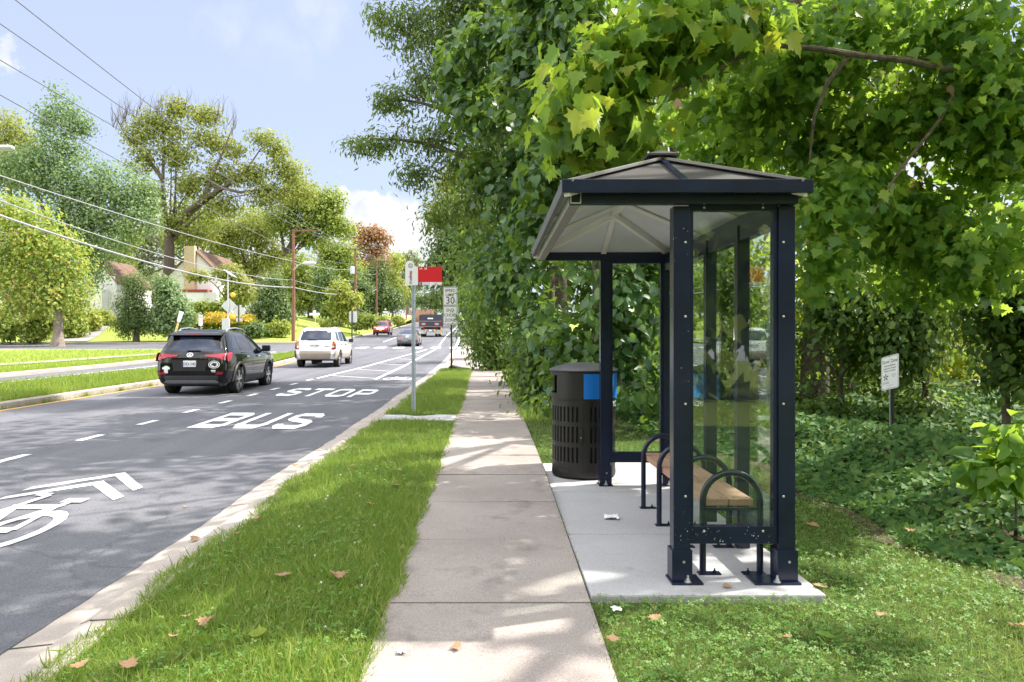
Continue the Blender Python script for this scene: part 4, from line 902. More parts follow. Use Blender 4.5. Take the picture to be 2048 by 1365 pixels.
for sd in (1, -1):
    SV.patch('side', [(1.42, .29), (3.16, .29), (3.16, .45), (1.42, .47)], M['clad'], 'sill', .02, side=sd)
    SV.patch('side', [(1.36, .6), (3.2, .56), (3.2, .585), (1.36, .63)], M['clad_light'], 'door_trim', .008, side=sd)
    SV.patch('side', [(.62, 1.17), (.95, 1.12), (1.08, 1.12), (1.08, 1.5), (.9, 1.5)], M['carglass'], 'quarter_window', .004, side=sd)
    for nm, pl, hy in (('rear_door', [(1.14, 1.11), (2.0, 1.1), (2.0, 1.51), (1.14, 1.51)], 1.45), ('front_door', [(2.08, 1.1), (3.12, 1.1), (2.95, 1.2), (2.55, 1.44), (2.3, 1.51), (2.08, 1.52)], 2.42)):
        y0, y1 = pl[0][0], 2.04 if nm == 'rear_door' else 3.2
        d = SV.patch('side', [(y0-.02, .5), (y1, .5), (y1, 1.06), (y0-.02, 1.06)], M['car_black'], nm, .003, side=sd)
        SV.patch('side', pl, M['carglass'], 'window', .004, parent=d, side=sd)
        p = SV.patch('side', [(hy, .93), (hy+.22, .93), (hy+.22, .97), (hy, .97)], M['chrome'], 'handle', .035, parent=d, side=sd)
    mb = MB(); mb.box(sd*.88-.0, sd*1.1, 2.98, 3.12, 1.06, 1.24); mb.bar((sd*.84, 3.08, 1.08), (sd*.95, 3.06, 1.12), .06, .06); SV_m = mb.build('mirror', M['car_black'], SV.root, bevel=.03)
    MB().box(sd*.91, sd*1.08, 2.97, 2.978, 1.085, 1.215).build('mirror_glass', M['carglass'], SV_m)
    mb = MB(); pts = [(sd*.6, .78, 1.58), (sd*.6, .95, 1.665), (sd*.605, 1.5, 1.70), (sd*.61, 2.1, 1.675), (sd*.615, 2.35, 1.59)]; mb.tube(pts, .02, 8); mb.build('roof_rail', M['alloy'], SV.root, smooth=True)
    a = [(.40, 1.0), (.62, 1.02), (.9, 1.06), (.9, .86), (.82, .84), (.6, .92), (.4, .95)]
    tl = SV.patch('rear', [(sd*x, z) for x, z in [(.34, 1.01), (.6, 1.025), (.8, 1.05), (.905, 1.05), (.91, .87), (.8, .885), (.64, .945), (.36, .975)]], M['lamp_red'], 'tail_light', .02, cuts=4)
    SV.patch('side', [(.1, .85), (.12, 1.06), (.5, 1.07), (.4, .96), (.3, .86)], M['lamp_red'], 'side_lens', .012, parent=tl, side=sd)
    SV.patch('rear', [(sd*.84, .88), (sd*.84, 1.04), (sd*.865, 1.045), (sd*.865, .88)], M['lamp_clear'], 'clear_lens', .024, parent=tl)
    SV.patch('rear', [(sd*x, z) for x, z in [(.64, .53), (.8, .53), (.84, .585), (.7, .595), (.66, .57)]], M['lamp_red'], 'reflector', .022)
    hl = SV.patch('front', [(sd*x, z) for x, z in [(.5, .8), (.85, .85), (.86, .95), (.5, .88)]], M['lamp_clear'], 'headlight', .012)
SV.patch('rear', [(-.9, .26), (.9, .26), (.915, .5), (-.915, .5)], M['clad'], 'bumper', .045, th=.05, cuts=5)
SV.patch('rear', [(-.72, .33), (-.6, .3), (.6, .3), (.72, .33), (.62, .39), (-.62, .39)], M['clad_light'], 'skid_trim', .056)
SV.patch('rear', [(-.74, 1.09), (.74, 1.09), (.66, 1.46), (-.66, 1.46)], M['carglass'], 'rear_window', .005, cuts=4)
mb = MB(); mb.prism([(.31, 1.485), (.55, 1.5), (.8, 1.61), (.42, 1.56), (.32, 1.52)], -.64, .64, lambda a, b, d: (d, a, b)); SV.sp_ = mb.build('spoiler', M['car_black'], SV.root, bevel=.02)
MB().box(-.18, .18, .308, .33, 1.495, 1.512).build('brake_light', M['lamp_red'], SV.sp_)
mb = MB(); p = SV.pt(0, -1, 1.1); mb.bar((-.12, p.y-.02, 1.105), (.2, SV.pt(.2, -1, 1.12).y-.025, 1.115), .03, .02); mb.build('wiper', M['ink'], SV.root)
SV.patch('rear', [(-.44, .62), (.38, .62), (.44, .93), (-.5, .93)], M['under'], 'plate_recess', .008)
SV.patch('rear', [(-.5, .915), (.44, .915), (.44, .945), (-.5, .945)], M['car_black'], 'tailgate_trim', .03)
SV.plate_('VDD-1436', -.02, .79, yoff=.018)
def on_rear(C, poly, mat, name, off): return C.patch('rear', poly, mat, name, off, th=.003, cuts=1)
ring = lambda cx, cz, rx, rz, n=22: [(cx+rx*math.cos(a), cz+rz*math.sin(a)) for a in np.linspace(0, 2*PI, n+1)[:-1]]
em = on_rear(SV, ring(-.04, 1.01, .085, .055), M['chrome'], 'emblem', .012)
for k, (rx, rz, cz, rw) in enumerate(((.068, .04, 1.01, .5), (.03, .042, 1.008, .5), (.05, .016, 1.022, .5))):
    pts = ring(-.04, cz, rx, rz, 18); inn = ring(-.04, cz, rx*.72, rz*.7, 18); mb = MB(); f = lambda q: SV.pt(q[0]/.9, -1, q[1])+Vector((0, -.0135-.0006*k, 0)); mb.add([f(q) for q in pts]+[f(q) for q in inn], [(i, (i+1) % 18, 18+(i+1) % 18, 18+i) for i in range(18)]); mb.build('emblem_line', M['ink'], em, recalc=False)
st = on_rear(SV, ring(.60, .77, .145, .095), M['sign_white'], 'round_sticker', .012)
f = lambda q, k=0: SV.pt(q[0]/.92, -1, q[1])+Vector((0, -.0135-.0006*k, 0))
mb = MB(); a_, b_ = ring(.60, .77, .128, .082), ring(.60, .77, .108, .068); mb.add([f(q) for q in a_]+[f(q) for q in b_], [(i, (i+1) % 22, 22+(i+1) % 22, 22+i) for i in range(22)])
mb.poly([f((.60+x, .77+z)) for x, z in ((-.08, -.02), (-.06, .02), (-.02, .045), (.04, .04), (.075, .01), (.05, -.01), (.06, -.035), (.0, -.045), (-.02, -.02))]); mb.build('sticker_print', M['ink'], st, recalc=False)
st = on_rear(SV, [(-.68, .56), (-.58, .56), (-.58, .65), (-.53, .66), (-.53, .7), (-.6, .7), (-.6, .74), (-.66, .74), (-.66, .7), (-.73, .7), (-.73, .66), (-.68, .65)], M['sign_white'], 'cross_sticker', .012)
on_rear(SV, [(.53, .61), (.64, .61), (.64, .64), (.53, .64)], M['sign_white'], 'bumper_sticker', .012); on_rear(SV, [(.54, .585), (.64, .585), (.64, .6), (.54, .6)], M['sign_white'], 'bumper_sticker', .012)
SV.patch('front', [(-.66, 1.13), (.66, 1.13), (.58, 1.46), (-.58, 1.46)], M['carglass'], 'windscreen', .006)

# --- white SUV
lv = [(.36, .12, 4.32, .82), (.42, .06, 4.36, .87), (.6, .0, 4.4, .9), (.8, .06, 4.38, .895), (1.0, .1, 4.3, .885), (1.06, .12, 4.0, .87), (1.12, .15, 3.45, .85), (1.25, .24, 3.2, .81), (1.45, .36, 2.9, .755), (1.62, .47, 2.62, .70), (1.68, .55, 2.4, .64), (1.72, .8, 2.1, .5)]
WS = Car('white_suv', 'white SUV with tan lower trim and sky-blue rear window driving away', 'car', lv, M['car_white'], road_place(-7.5, 31.2), .01)
wy0, wy1, wr_ = .86, 3.48, .35
ar = [(wy0, wr_, 1), (wy0, wr_, -1), (wy1, wr_, 1), (wy1, wr_, -1)]
WS.body(ar, .43); WS.box('underbody', M['under'], -.5, .5, .5, 4.1, .32, .6); WS.box('axle', M['under'], -.7, .7, .8, .92, .28, .36); WS.box('differential', M['under'], -.16, .12, .6, .9, .2, .4)
for y in (wy0, wy1):
    for sd in (1, -1): WS.wheel(y, wr_, sd*.78, wr_, .23, 5, 'alloy', double=False); arch_lip(WS, y, wr_, .445, sd, M['car_tan'], .045)
WS.patch('rear', [(-.88, .37), (.88, .37), (.905, .72), (-.905, .72)], M['car_tan'], 'bumper', .05, th=.055, cuts=5)
for sd in (1, -1):
    WS.patch('side', [(.02, .4), (.4, .4), (.42, .72), (.02, .74)], M['car_tan'], 'bumper_corner', .02, side=sd)
    WS.patch('side', [(1.34, .38), (3.02, .38), (3.02, .6), (1.34, .6)], M['car_tan'], 'sill', .02, side=sd)
    WS.patch('side', [(.5, 1.16), (1.0, 1.14), (1.0, 1.54), (.68, 1.56)], M['carglass'], 'quarter_window', .005, side=sd)
    for nm, pl in (('rear_door', [(1.12, 1.13), (1.86, 1.12), (1.86, 1.55), (1.12, 1.55)]), ('front_door', [(1.96, 1.12), (2.98, 1.12), (2.6, 1.42), (2.4, 1.54), (1.96, 1.56)])):
        d = WS.patch('side', [(pl[0][0]-.06, .62), (pl[1][0]+.04, .62), (pl[1][0]+.04, 1.09), (pl[0][0]-.06, 1.09)], M['car_white'], nm, .004, side=sd)
        WS.patch('side', pl, M['carglass'], 'window', .005, parent=d, side=sd); hy = pl[0][0]+.02
        WS.patch('side', [(hy, .96), (hy+.2, .96), (hy+.2, 1.0), (hy, 1.0)], M['dark_metal'], 'handle', .03, parent=d, side=sd)
    MB().box(sd*.9, sd*1.1, 2.86, 2.98, 1.08, 1.24).build('mirror', M['dark_metal'], WS.root, bevel=.03)
    tl = WS.patch('rear', [(sd*x, z) for x, z in [(.72, .78), (.885, .78), (.875, 1.18), (.76, 1.14)]], M['lamp_red'], 'tail_light', .015)
    WS.patch('rear', [(sd*x, z) for x, z in [(.73, .96), (.87, .96), (.87, 1.05), (.75, 1.05)]], M['lamp_amber'], 'amber_lens', .02, parent=tl); WS.patch('rear', [(sd*x, z) for x, z in [(.73, .85), (.87, .85), (.87, .94), (.735, .94)]], M['lamp_clear'], 'clear_lens', .02, parent=tl)
    WS.patch('side', [(.1, .8), (.24, .8), (.2, 1.16), (.14, 1.18)], M['lamp_red'], 'side_lens', .008, parent=tl, side=sd)
    mb = MB(); mb.tube([(sd*.55, .75, 1.69), (sd*.56, 1.4, 1.745), (sd*.56, 2.3, 1.72)], .018, 6); mb.build('roof_rail', M['sign_grey'], WS.root)
WS.patch('rear', [(-.7, 1.2), (-.62, 1.16), (.62, 1.16), (.7, 1.2), (.62, 1.58), (-.62, 1.58)], M['carglass'], 'rear_window', .006, cuts=4)
WS.box('brake_light', M['lamp_red'], -.14, .14, .42, .46, 1.625, 1.65); p = WS.pt(0, -1, 1.19)
mb = MB(); mb.bar((-.35, p.y-.02, 1.22), (.06, p.y-.03, 1.18), .025, .02); mb.build('wiper', M['ink'], WS.root)
on_rear(WS, [(-.36, 1.06), (.36, 1.06), (.36, 1.09), (-.36, 1.09)], M['chrome'], 'tailgate_trim', .02); WS.plate_('KVV-3840', -.02, .94)
q = WS.pt(.55, -1, .9); vs, fs = text_mesh('TRIBUTE', .06, lambda a, b: (.5+a, q.y-.012, .9+b), .001); mb = MB(); mb.add(vs, fs); mb.build('lettering', M['dark_metal'], WS.root, recalc=False)
mb = MB(); mb.lathe([(.09, -.02), (.09, .02)], 14, (.84*.92, 1.62, 1.22), 'x'); mb.build('window_sticker', M['yellow'], WS.root)
WS.patch('front', [(-.66, 1.18), (.66, 1.18), (.6, 1.56), (-.6, 1.56)], M['carglass'], 'windscreen', .006)

def small_car(name, label, lv, paint, x, y, rz, wys, wr_=.33, suv=False, rear=True, ptxt=None):
    C = Car(name, label, 'car', lv, paint, road_place(x, y), rz); C.body([(a, wr_, s) for a in wys for s in (1, -1)], wr_+.06)
    C.box('underbody', M['under'], -.6, .6, .35, lv[0][2]-.3, .2, .5); hw_ = max(l[3] for l in lv)
    for a in wys:
        for sd in (1, -1): C.wheel(a, wr_, sd*(hw_-.12), wr_, .21, 5, double=False)
    return C
lvs = [(.2, .2, 4.6, .8), (.3, .06, 4.75, .88), (.55, 0, 4.8, .91), (.75, .03, 4.75, .9), (.92, .06, 4.5, .87), (.99, .14, 4.0, .84), (1.03, .5, 3.5, .81), (1.12, .72, 3.2, .77), (1.28, 1.05, 2.8, .69), (1.4, 1.4, 2.45, .6), (1.45, 1.75, 2.2, .42)]
C = small_car('grey_sedan', 'grey sedan at the crosswalk behind the bus stop post', lvs, M['car_grey'], -6.85, 59.5, .03, (.98, 3.75))
C.patch('rear', [(-.68, 1.06), (.68, 1.06), (.56, 1.36), (-.56, 1.36)], M['carglass'], 'rear_window', .008, cuts=4)
for sd in (1, -1):
    C.patch('rear', [(sd*x, z) for x, z in [(.52, .82), (.86, .84), (.84, .95), (.52, .92)]], M['lamp_red'], 'tail_light', .012); C.patch('side', [(1.0, 1.02), (1.8, 1.02), (1.8, 1.34), (1.5, 1.34)], M['carglass'], 'rear_side_window', .006, side=sd)
    C.patch('side', [(1.9, 1.02), (3.1, 1.02), (2.5, 1.34), (1.9, 1.36)], M['carglass'], 'front_side_window', .006, side=sd); MB().box(sd*.86, sd*1.03, 3.0, 3.1, .98, 1.1).build('mirror', M['dark_metal'], C.root, bevel=.02)
    C.patch('rear', [(sd*.55, .4), (sd*.8, .4), (sd*.8, .45), (sd*.55, .45)], M['lamp_red'], 'reflector', .012)
on_rear(C, [(-.42, .955), (.42, .955), (.42, .975), (-.42, .975)], M['chrome'], 'boot_trim', .02); on_rear(C, [(-.85, .2), (.85, .2), (.85, .36), (-.85, .36)], M['clad'], 'bumper', .02); C.plate_('KYX-2081', 0, .82)
lvr = [(.22, .15, 4.5, .8), (.35, .05, 4.65, .9), (.6, 0, 4.7, .93), (.85, .05, 4.62, .925), (1.0, .1, 4.3, .9), (1.08, .14, 3.7, .87), (1.2, .25, 3.4, .83), (1.4, .42, 3.0, .75), (1.58, .6, 2.6, .67), (1.66, .9, 2.2, .5)]
C = small_car('red_suv', 'red SUV coming towards the camera on the far left lane', lvr, M['car_red'], -12.7, 87.5, PI+.03, (.95, 3.7), .36)
C.patch('front', [(-.68, 1.12), (.68, 1.12), (.6, 1.5), (-.6, 1.5)], M['carglass'], 'windscreen', .008, cuts=4); C.patch('front', [(-.46, .62), (.46, .62), (.5, .8), (.3, .88), (-.3, .88), (-.5, .8)], M['chrome'], 'grille', .03)
C.patch('front', [(-.8, .24), (.8, .24), (.8, .42), (-.8, .42)], M['clad'], 'bumper', .03); q = C.pt(0, 1, .5); C.box('licence_plate', M['yellow'], -.16, .16, q.y, q.y+.03, .44, .6)
for sd in (1, -1):
    C.patch('front', [(sd*x, z) for x, z in [(.55, .8), (.85, .84), (.84, .96), (.55, .9)]], M['lamp_clear'], 'headlight', .02); MB().box(sd*.9, sd*1.1, 3.05, 3.18, 1.06, 1.22).build('mirror', M['car_red'], C.root, bevel=.03)
    C.patch('side', [(.7, 1.14), (3.1, 1.12), (2.7, 1.46), (.9, 1.5)], M['carglass'], 'side_window', .006, side=sd); MB().tube([(sd*.58, .9, 1.63), (sd*.6, 1.6, 1.69), (sd*.6, 2.4, 1.64)], .02, 6).build('roof_rail', M['dark_metal'], C.root)
C = small_car('white_car', 'white car parked in the side street, half hidden by the hedge', lvs, M['car_white'], -.9, 71, PI+.55, (.98, 3.75))
C.root.location.z = float(G(71))+RD+.005
C.patch('front', [(-.66, 1.04), (.66, 1.04), (.56, 1.34), (-.56, 1.34)], M['carglass'], 'windscreen', .008, cuts=4); C.patch('front', [(-.4, .4), (.4, .4), (.45, .6), (-.45, .6)], M['dark_metal'], 'grille', .02)
for sd in (1, -1):
    C.patch('front', [(sd*x, z) for x, z in [(.52, .62), (.84, .66), (.84, .76), (.52, .7)]], M['lamp_clear'], 'headlight', .02); C.patch('side', [(1.0, 1.02), (3.1, 1.02), (2.5, 1.34), (1.5, 1.34)], M['carglass'], 'side_window', .006, side=sd)
# --- dump truck
tk = thing('dump_truck', 'dark dump truck driving away ahead of the grey sedan', 'truck', road_place(-6.75, 80.3), .035)
def tbx(name, mat, x0, x1, y0, y1, z0, z1, par=None, bv=.02): return MB().box(x0, x1, y0, y1, z0, z1).build(name, M[mat], par or tk, bevel=bv)
mb = MB(); mb.box(-1.2, 1.2, .1, 4.2, 1.15, 1.25); mb.box(-1.2, -1.14, .1, 4.2, 1.25, 2.35); mb.box(1.14, 1.2, .1, 4.2, 1.25, 2.35); mb.box(-1.2, 1.2, 4.14, 4.2, 1.25, 2.6)
for y in (.6, 1.3, 2.0, 2.7, 3.4): mb.box(1.2, 1.26, y, y+.1, 1.2, 2.3); mb.box(-1.26, -1.2, y, y+.1, 1.2, 2.3)
mb.build('dump_bed', M['truck_dark'], tk, bevel=.01)
g_ = tbx('tailgate', 'truck_dark', -1.2, 1.2, .0, .09, 1.72, 2.42); q = tbx('sign_panel', 'sign_white', -.3, .3, -.02, -.002, 1.95, 2.08, g_, 0)
mb = MB(); mb.box(-1.22, 1.22, -.04, .1, 1.1, 1.72)
rg = mb.build('rear_frame', M['truck_dark'], tk, bevel=.01); MB().box(-1.24, 1.24, -.06, .02, 1.69, 1.75).build('rail', M['clad_light'], rg); MB().box(-1.24, 1.24, -.06, .02, 1.08, 1.14).build('rail', M['clad_light'], rg)
for x in (-.75, .7): MB().box(x-.2, x+.2, -.055, -.042, 1.3, 1.52).build('marker_panel', M['car_tan'], rg)
for x in (-1.12, -.42, .4, 1.1): MB().box(x-.04, x+.04, -.06, -.04, 1.2, 1.6).build('reflector', M['lamp_red'], rg)
for x in (-.5, .48): tbx('yellow_bracket', 'yellow', x-.06, x+.06, -.02, .04, .55, .85)
tbx('yellow_bracket', 'yellow', 1.12, 1.2, -.02, .04, .25, 1.05); tbx('hitch_plate', 'clad_light', -.44, .42, -.0, .06, .56, .86); tbx('licence_plate', 'sign_white', -.15, .15, -.03, -.005, .62, .77, None, 0)
for sd in (1, -1):
    tbx('mud_flap', 'sign_grey', sd*.8-.28, sd*.8+.28, .4, .43, .35, .8, None, .0)
    tbx('tail_light', 'lamp_red', sd*.7-.09, sd*.7+.09, .02, .08, .86, .96)
    for y, ws in ((1.1, (.62, .95)), (4.9, (.9,))):
        for k, x in enumerate(ws):
            mb = MB(); mb.lathe([(.28, -.13), (.46, -.13), (.5, -.08), (.5, .08), (.46, .13), (.28, .13)], 22, (sd*x, y, .5), 'x'); w_ = mb.build('wheel', M['tyre'], tk, smooth=True)
            MB().lathe([(.27, -.1), (.27, .1), (.1, .135)], 16, (sd*(x+.012), y, .5), 'x').build('rim', M['alloy'], w_)
tbx('chassis', 'under', -.45, .45, .3, 6.2, .6, 1.1); cab = MB().box(-1.05, 1.05, 4.35, 6.3, .7, 2.5).build('cab', M['truck_dark'], tk, bevel=.12)
MB().box(-.8, .8, 4.33, 4.36, 1.75, 2.3).build('rear_window', M['carglass'], cab)
for sd in (1, -1):
    mb = MB(); mb.box(sd*1.28-.1, sd*1.28+.1, 5.9, 6.0, 1.45, 1.95); mb.bar((sd*1.0, 5.95, 1.9), (sd*1.3, 5.95, 1.8), .04, .04); mb.build('mirror', M['dark_metal'], tk, bevel=.02)

# ================================================================== UTILITY POLES AND WIRES
def upole(px, pyt, Y, label, arm=None, arm2=0, base_dz=0, r=.15):
    b = P(px, 680, Y); zg_ = float(bank_l(b.x, Y))+base_dz; zt = P(px, pyt, Y).z
    th = thing('utility_pole', label, 'utility pole', (b.x, Y, zg_), 0, 'wooden utility poles along the far side of the road')
    mb = MB(); mb.tube([(b.x, Y, zg_-.5), (b.x+.03, Y, (zg_+zt)/2), (b.x, Y, zt)], [r*1.15, r, r*.75], 12); mb.build('shaft', M['pole_wood'], th, True, smooth=True)
    if arm:
        z = zt-.15; mb = MB(); mb.box(b.x-arm[0], b.x+arm[1], Y-.17, Y-.06, z-.06, z+.06); mb.bar((b.x, Y-.12, z-.7), (b.x+arm[1]*.55, Y-.12, z-.05), .03, .05); a = mb.build('crossarm', M['pole_wood'], th, True, bevel=.01)
        mb = MB()
        for x in np.linspace(-arm[0]+.1, arm[1]-.1, 4): mb.lathe([(.03, .06), (.06, .1), (.04, .14), (.06, .18), (.02, .24)], 8, (b.x+x, Y-.115, z))
        mb.build('insulator', M['dark_metal'], a, True)
    return th, b.x, zt
pl1, X1, Z1 = upole(586.5, 459, 67, 'tall reddish brown utility pole on the lawn left of the white car', (.1, 2.1))
pl2, X2, Z2 = upole(710.5, 497, 90, 'brown utility pole behind the white rectangular sign back', (1.2, .8))
pl3, X3, Z3 = upole(753, 521, 128, 'utility pole in front of the rust coloured tree', (.3, 2.2))
pl4, X4, Z4 = upole(812.5, 575, 172, 'slim utility pole beside the road just left of the bus stop sign', (.6, .6), r=.14)
pl5, X5, Z5 = upole(848, 605, 235, 'farthest small utility pole up the road beside the fence', (.6, .6), r=.14)
b0 = P(-350, 680, 20); pl0, X0, Z0 = upole(-360, -180, 20, 'utility pole carrying the street lamp arm at the left edge', (.1, 2.1))
# street lamp arm on the near pole, its head shows at the left edge
hd = P(6, 300, 20)
sl0 = thing('street_lamp', 'cobra head street lamp poking in at the left edge of the sky', 'street lamp', (X0, 20, hd.z))
MB().tube([(X0, 20, hd.z-.5), (X0+.9, 20, hd.z-.05), (hd.x-.35, 20, hd.z+.05)], .03, 8).build('arm', M['galv'], sl0, True)
mb = MB(); mb.lathe([(.02, -.36), (.09, -.3), (.13, -.05), (.13, .15), (.09, .27), (.01, .3)], 14, (hd.x, 20, hd.z+.05), 'x'); mb.v = [(x, y, hd.z+.05+(z-hd.z-.05)*.6) for x, y, z in mb.v]; mb.build('lamp_head', M['sign_grey'], sl0, True, smooth=True)
# lamp on the first pole
q = P(618, 527, 66.5); sl1 = thing('street_lamp', 'street lamp on a short arm of the reddish brown utility pole', 'street lamp', (X1, 67, q.z-.3))
MB().tube([(X1, 66.9, q.z-.6), (X1+.6, 66.7, q.z-.1), (q.x-.5, 66.5, q.z)], .035, 6).build('arm', M['galv'], sl1, True); mb = MB(); mb.lathe([(.03, -.6), (.16, -.4), (.2, .1), (.15, .5), (.02, .62)], 12, (q.x, 66.5, q.z), 'x'); mb.build('lamp_head', M['sign_grey'], sl1, True, smooth=True)
tr = thing('transformer', 'grey transformer can on the second utility pole', 'transformer', P(704.5, 541, 89.6)); mb = MB(); q = P(704.5, 541, 89.6); mb.lathe([(.25, -.45), (.28, -.4), (.28, .35), (.2, .45)], 14, q); mb.build('can', M['galv'], tr, True, bevel=.0)
def span(a, b, sag, n=18):
    a, b = Vector(a), Vector(b); return [a.lerp(b, t)-Vector((0, 0, sag*4*t*(1-t))) for t in np.linspace(0, 1, n)]
def wire(label, pts, r, mat='wire'):
    mb = MB(); mb.tube(pts, r, 5); o = mb.build('overhead_wire', M[mat], None); return tag(o, label, 'wire', 'overhead wires between the utility poles')
def zrow(py, Y=27.3): return 1.6+(683-py)/F*Y
def w3(label, dx, py27, z1, dz2, dz3, r, sag=.25, mat='wire'):
    z27 = zrow(py27); t = (27.3-20)/(67-20); z0 = (z27+sag*4*t*(1-t)-t*z1)/(1-t)
    pts = span((X0+dx, 20, z0), (X1+dx, 67, z1), sag, 30)+span((X1+dx, 67, z1), (X2+dx*.5-.3, 90, Z2+dz2), .25)[1:]+span((X2+dx*.5-.3, 90, Z2+dz2), (X3+dx*.5, 128, Z3+dz3), .3)[1:]+span((X3+dx*.5, 128, Z3+dz3), (X4+dx*.3, 172, Z4+dz3-.1), .3)[1:]
    return wire(label, pts, r, mat)
w3('highest thin power wire crossing the sky above the left trees', 2.0, 62, Z1+.1, .1, .05, .02)
w3('second highest thin power wire crossing the sky at left', 1.3, 97, Z1+.1, .1, .05, .02)
w3('third power wire from the top, in front of the tall narrow treetop', .6, 140, Z1+.1, .1, .05, .02)
w3('lowest of the power wires at the pole top, crossing the left treetops', .05, 192, Z1-2.0, -1.9, -1.7, .022)
w3('pale middle cable passing across the large oak', .0, 352, Z1-2.9, -2.6, -2.4, .024, .35, 'wire_pale')
w3('thin pale cable just above the thick cable bundle', .0, 402, Z1-4.6, -5.2, -4.6, .022, .9, 'wire_pale')
w3('thick pale cable bundle sagging low past the white house', .0, 432, zrow(575, 67), -5.6, -5.0, .045, .95, 'wire_pale')
cl = thing('cable_coil', 'black coil of cable hanging from the wires beside the utility pole', 'cable coil', P(568.5, 590, 66)); mb = MB(); q = P(568.5, 585, 66); mb.tube([(q.x+.2*math.cos(a), 66+.05*math.sin(a*3), q.z+.3*math.sin(a)) for a in np.linspace(0, 2*PI*2.9, 60)], .035, 5); mb.build('loops', M['ink'], cl, True)

# ================================================================== HOUSES
def gable_house(name, label, x0, x1, y0, y1, zg_, ze, za, wall, roof, over=.35):
    th = thing(name, label, 'house', ((x0+x1)/2, (y0+y1)/2, zg_)); xm_ = (x0+x1)/2
    mb = MB(); mb.prism([(x0, zg_-1), (x1, zg_-1), (x1, ze), (xm_, za), (x0, ze)], y0, y1, lambda a, b, d: (a, d, b)); mb.build('wall', M[wall], th, True)
    mb = MB(); k = (za-ze)/(x1-xm_); t_ = .16
    for s_, xe in ((1, x1+over), (-1, x0-over)):
        zz = za-k*abs(xe-xm_); mb.prism([(xm_, za+.02), (xe, zz+.02), (xe, zz+t_), (xm_, za+t_+.04)], y0-over, y1+over, lambda a, b, d: (a, d, b))
    rf = mb.build('roof', M[roof], th, True); return th, rf
def window(th, x0, x1, z0, z1, y, n=1, mat='house_glass'):
    t_ = .07; mb = MB(); mb.box(x0-t_, x1+t_, y-.05, y+.02, z0-t_, z1+t_); fr = mb.build('window', M['sign_white'], th, True)
    for i in range(n):
        a = x0+(x1-x0)*i/n+.03; b = x0+(x1-x0)*(i+1)/n-.03; MB().box(a, b, y-.062, y-.052, z0, (z0+z1)/2-.02).build('pane', M[mat], fr, True); MB().box(a, b, y-.062, y-.052, (z0+z1)/2+.02, z1).build('pane', M[mat], fr, True)
Yh = 86
hx = lambda px: (px-CX)/F*Yh
hz = lambda py: H-(py-HZ)/F*Yh
h1, rf1 = gable_house('white_house', 'white gabled house with brown roof and tan chimney behind the trees', hx(338), hx(441), Yh, Yh+11, 3.6, hz(552), hz(501), 'siding', 'shingle')
mb = MB(); mb.box(hx(373), hx(393.5), Yh-.7, Yh-.01, 3.4, hz(494)); ch = mb.build('chimney', M['stucco'], h1, True); MB().box(hx(371.5), hx(395), Yh-.78, Yh+.1, hz(494), hz(484)).build('chimney_top', M['brick'], ch, True, bevel=.03)
mb = MB(); mb.prism([(hx(374), hz(586)), (hx(424), hz(586)), (hx(424), hz(581)), (hx(374), hz(581))], Yh-1.4, Yh-.02, lambda a, b, d: (a, d, b)); mb.build('porch_trim', M['brick'], h1, True)
mb = MB(); mb.prism([(hx(370), 3.2), (hx(442), 3.2), (hx(442), hz(586.5)), (hx(370), hz(586.5))], Yh-1.3, Yh-.02, lambda a, b, d: (a, d, b)); mb.build('porch_wall', M['siding'], h1, True)
window(h1, hx(384), hx(416), hz(604), hz(589), Yh-1.3, 3); window(h1, hx(433), hx(440), hz(607), hz(589), Yh-1.3, 1)
mb = MB(); mb.prism([(0, 0), (2.6, 0), (1.3, 1.5)], 0, 2.4, lambda a, b, d: (hx(437)+.6-d*.4, Yh+3+a, hz(549)+b*.7)); dm = mb.build('dormer', M['siding'], h1, True)
h2, rf2 = gable_house('white_cottage', 'narrow white gabled cottage half hidden between the maple and the juniper', (150-CX)/F*88, (233-CX)/F*88, 88, 97, 3.6, 1.6+(683-566)/F*88, 1.6+(683-519)/F*88, 'siding', 'shingle', .15)
yy = 86.6; mb = MB(); f = lambda px: (px-CX)/F*yy; g = lambda py: 1.6-(py-683)/F*yy
mb.prism([(f(182), 3), (f(204), 3), (f(204), g(578)), (f(193), g(566)), (f(182), g(578))], yy, 88, lambda a, b, d: (a, d, b)); po = mb.build('porch', M['siding'], h2, True)
window(h2, f(209), f(217), g(571), g(552), 88); window(h2, f(192), f(199), g(606), g(591), yy); window(h2, f(207), f(213), g(608), g(594), 88)
h3, rf3 = gable_house('white_bungalow', 'white porch of a bungalow at the far left behind the shrubs', -63, -53.5, 84, 93, 2.8, 5.6, 8.4, 'siding', 'shingle')
window(h3, -57.6, -56.2, 3.8, 5.1, 84)
mb = MB(); 
for k in range(9): mb.box(-58+k*.45, -57.95+k*.45, 82.6, 82.65, 3.0, 4.2)
mb.box(-58.1, -53.9, 82.55, 82.7, 4.2, 4.28); mb.build('railing', M['sign_white'], h3, True)
fy = 205; fn = thing('wooden_fence', 'reddish wooden fence along the far end of the road', 'fence', P(845, 655, fy)); x0, x1 = P(818, 0, fy).x, P(872, 0, fy).x; zf = float(G(fy))
mb = MB(); n = 40
for i in range(n): x = x0+(x1-x0)*i/n; mb.box(x, x+(x1-x0)/n*.9, fy, fy+.05, zf, zf+3.0+.3*random.random()+.02*i)
mb.build('boards', M['fence_wood'], fn, True)
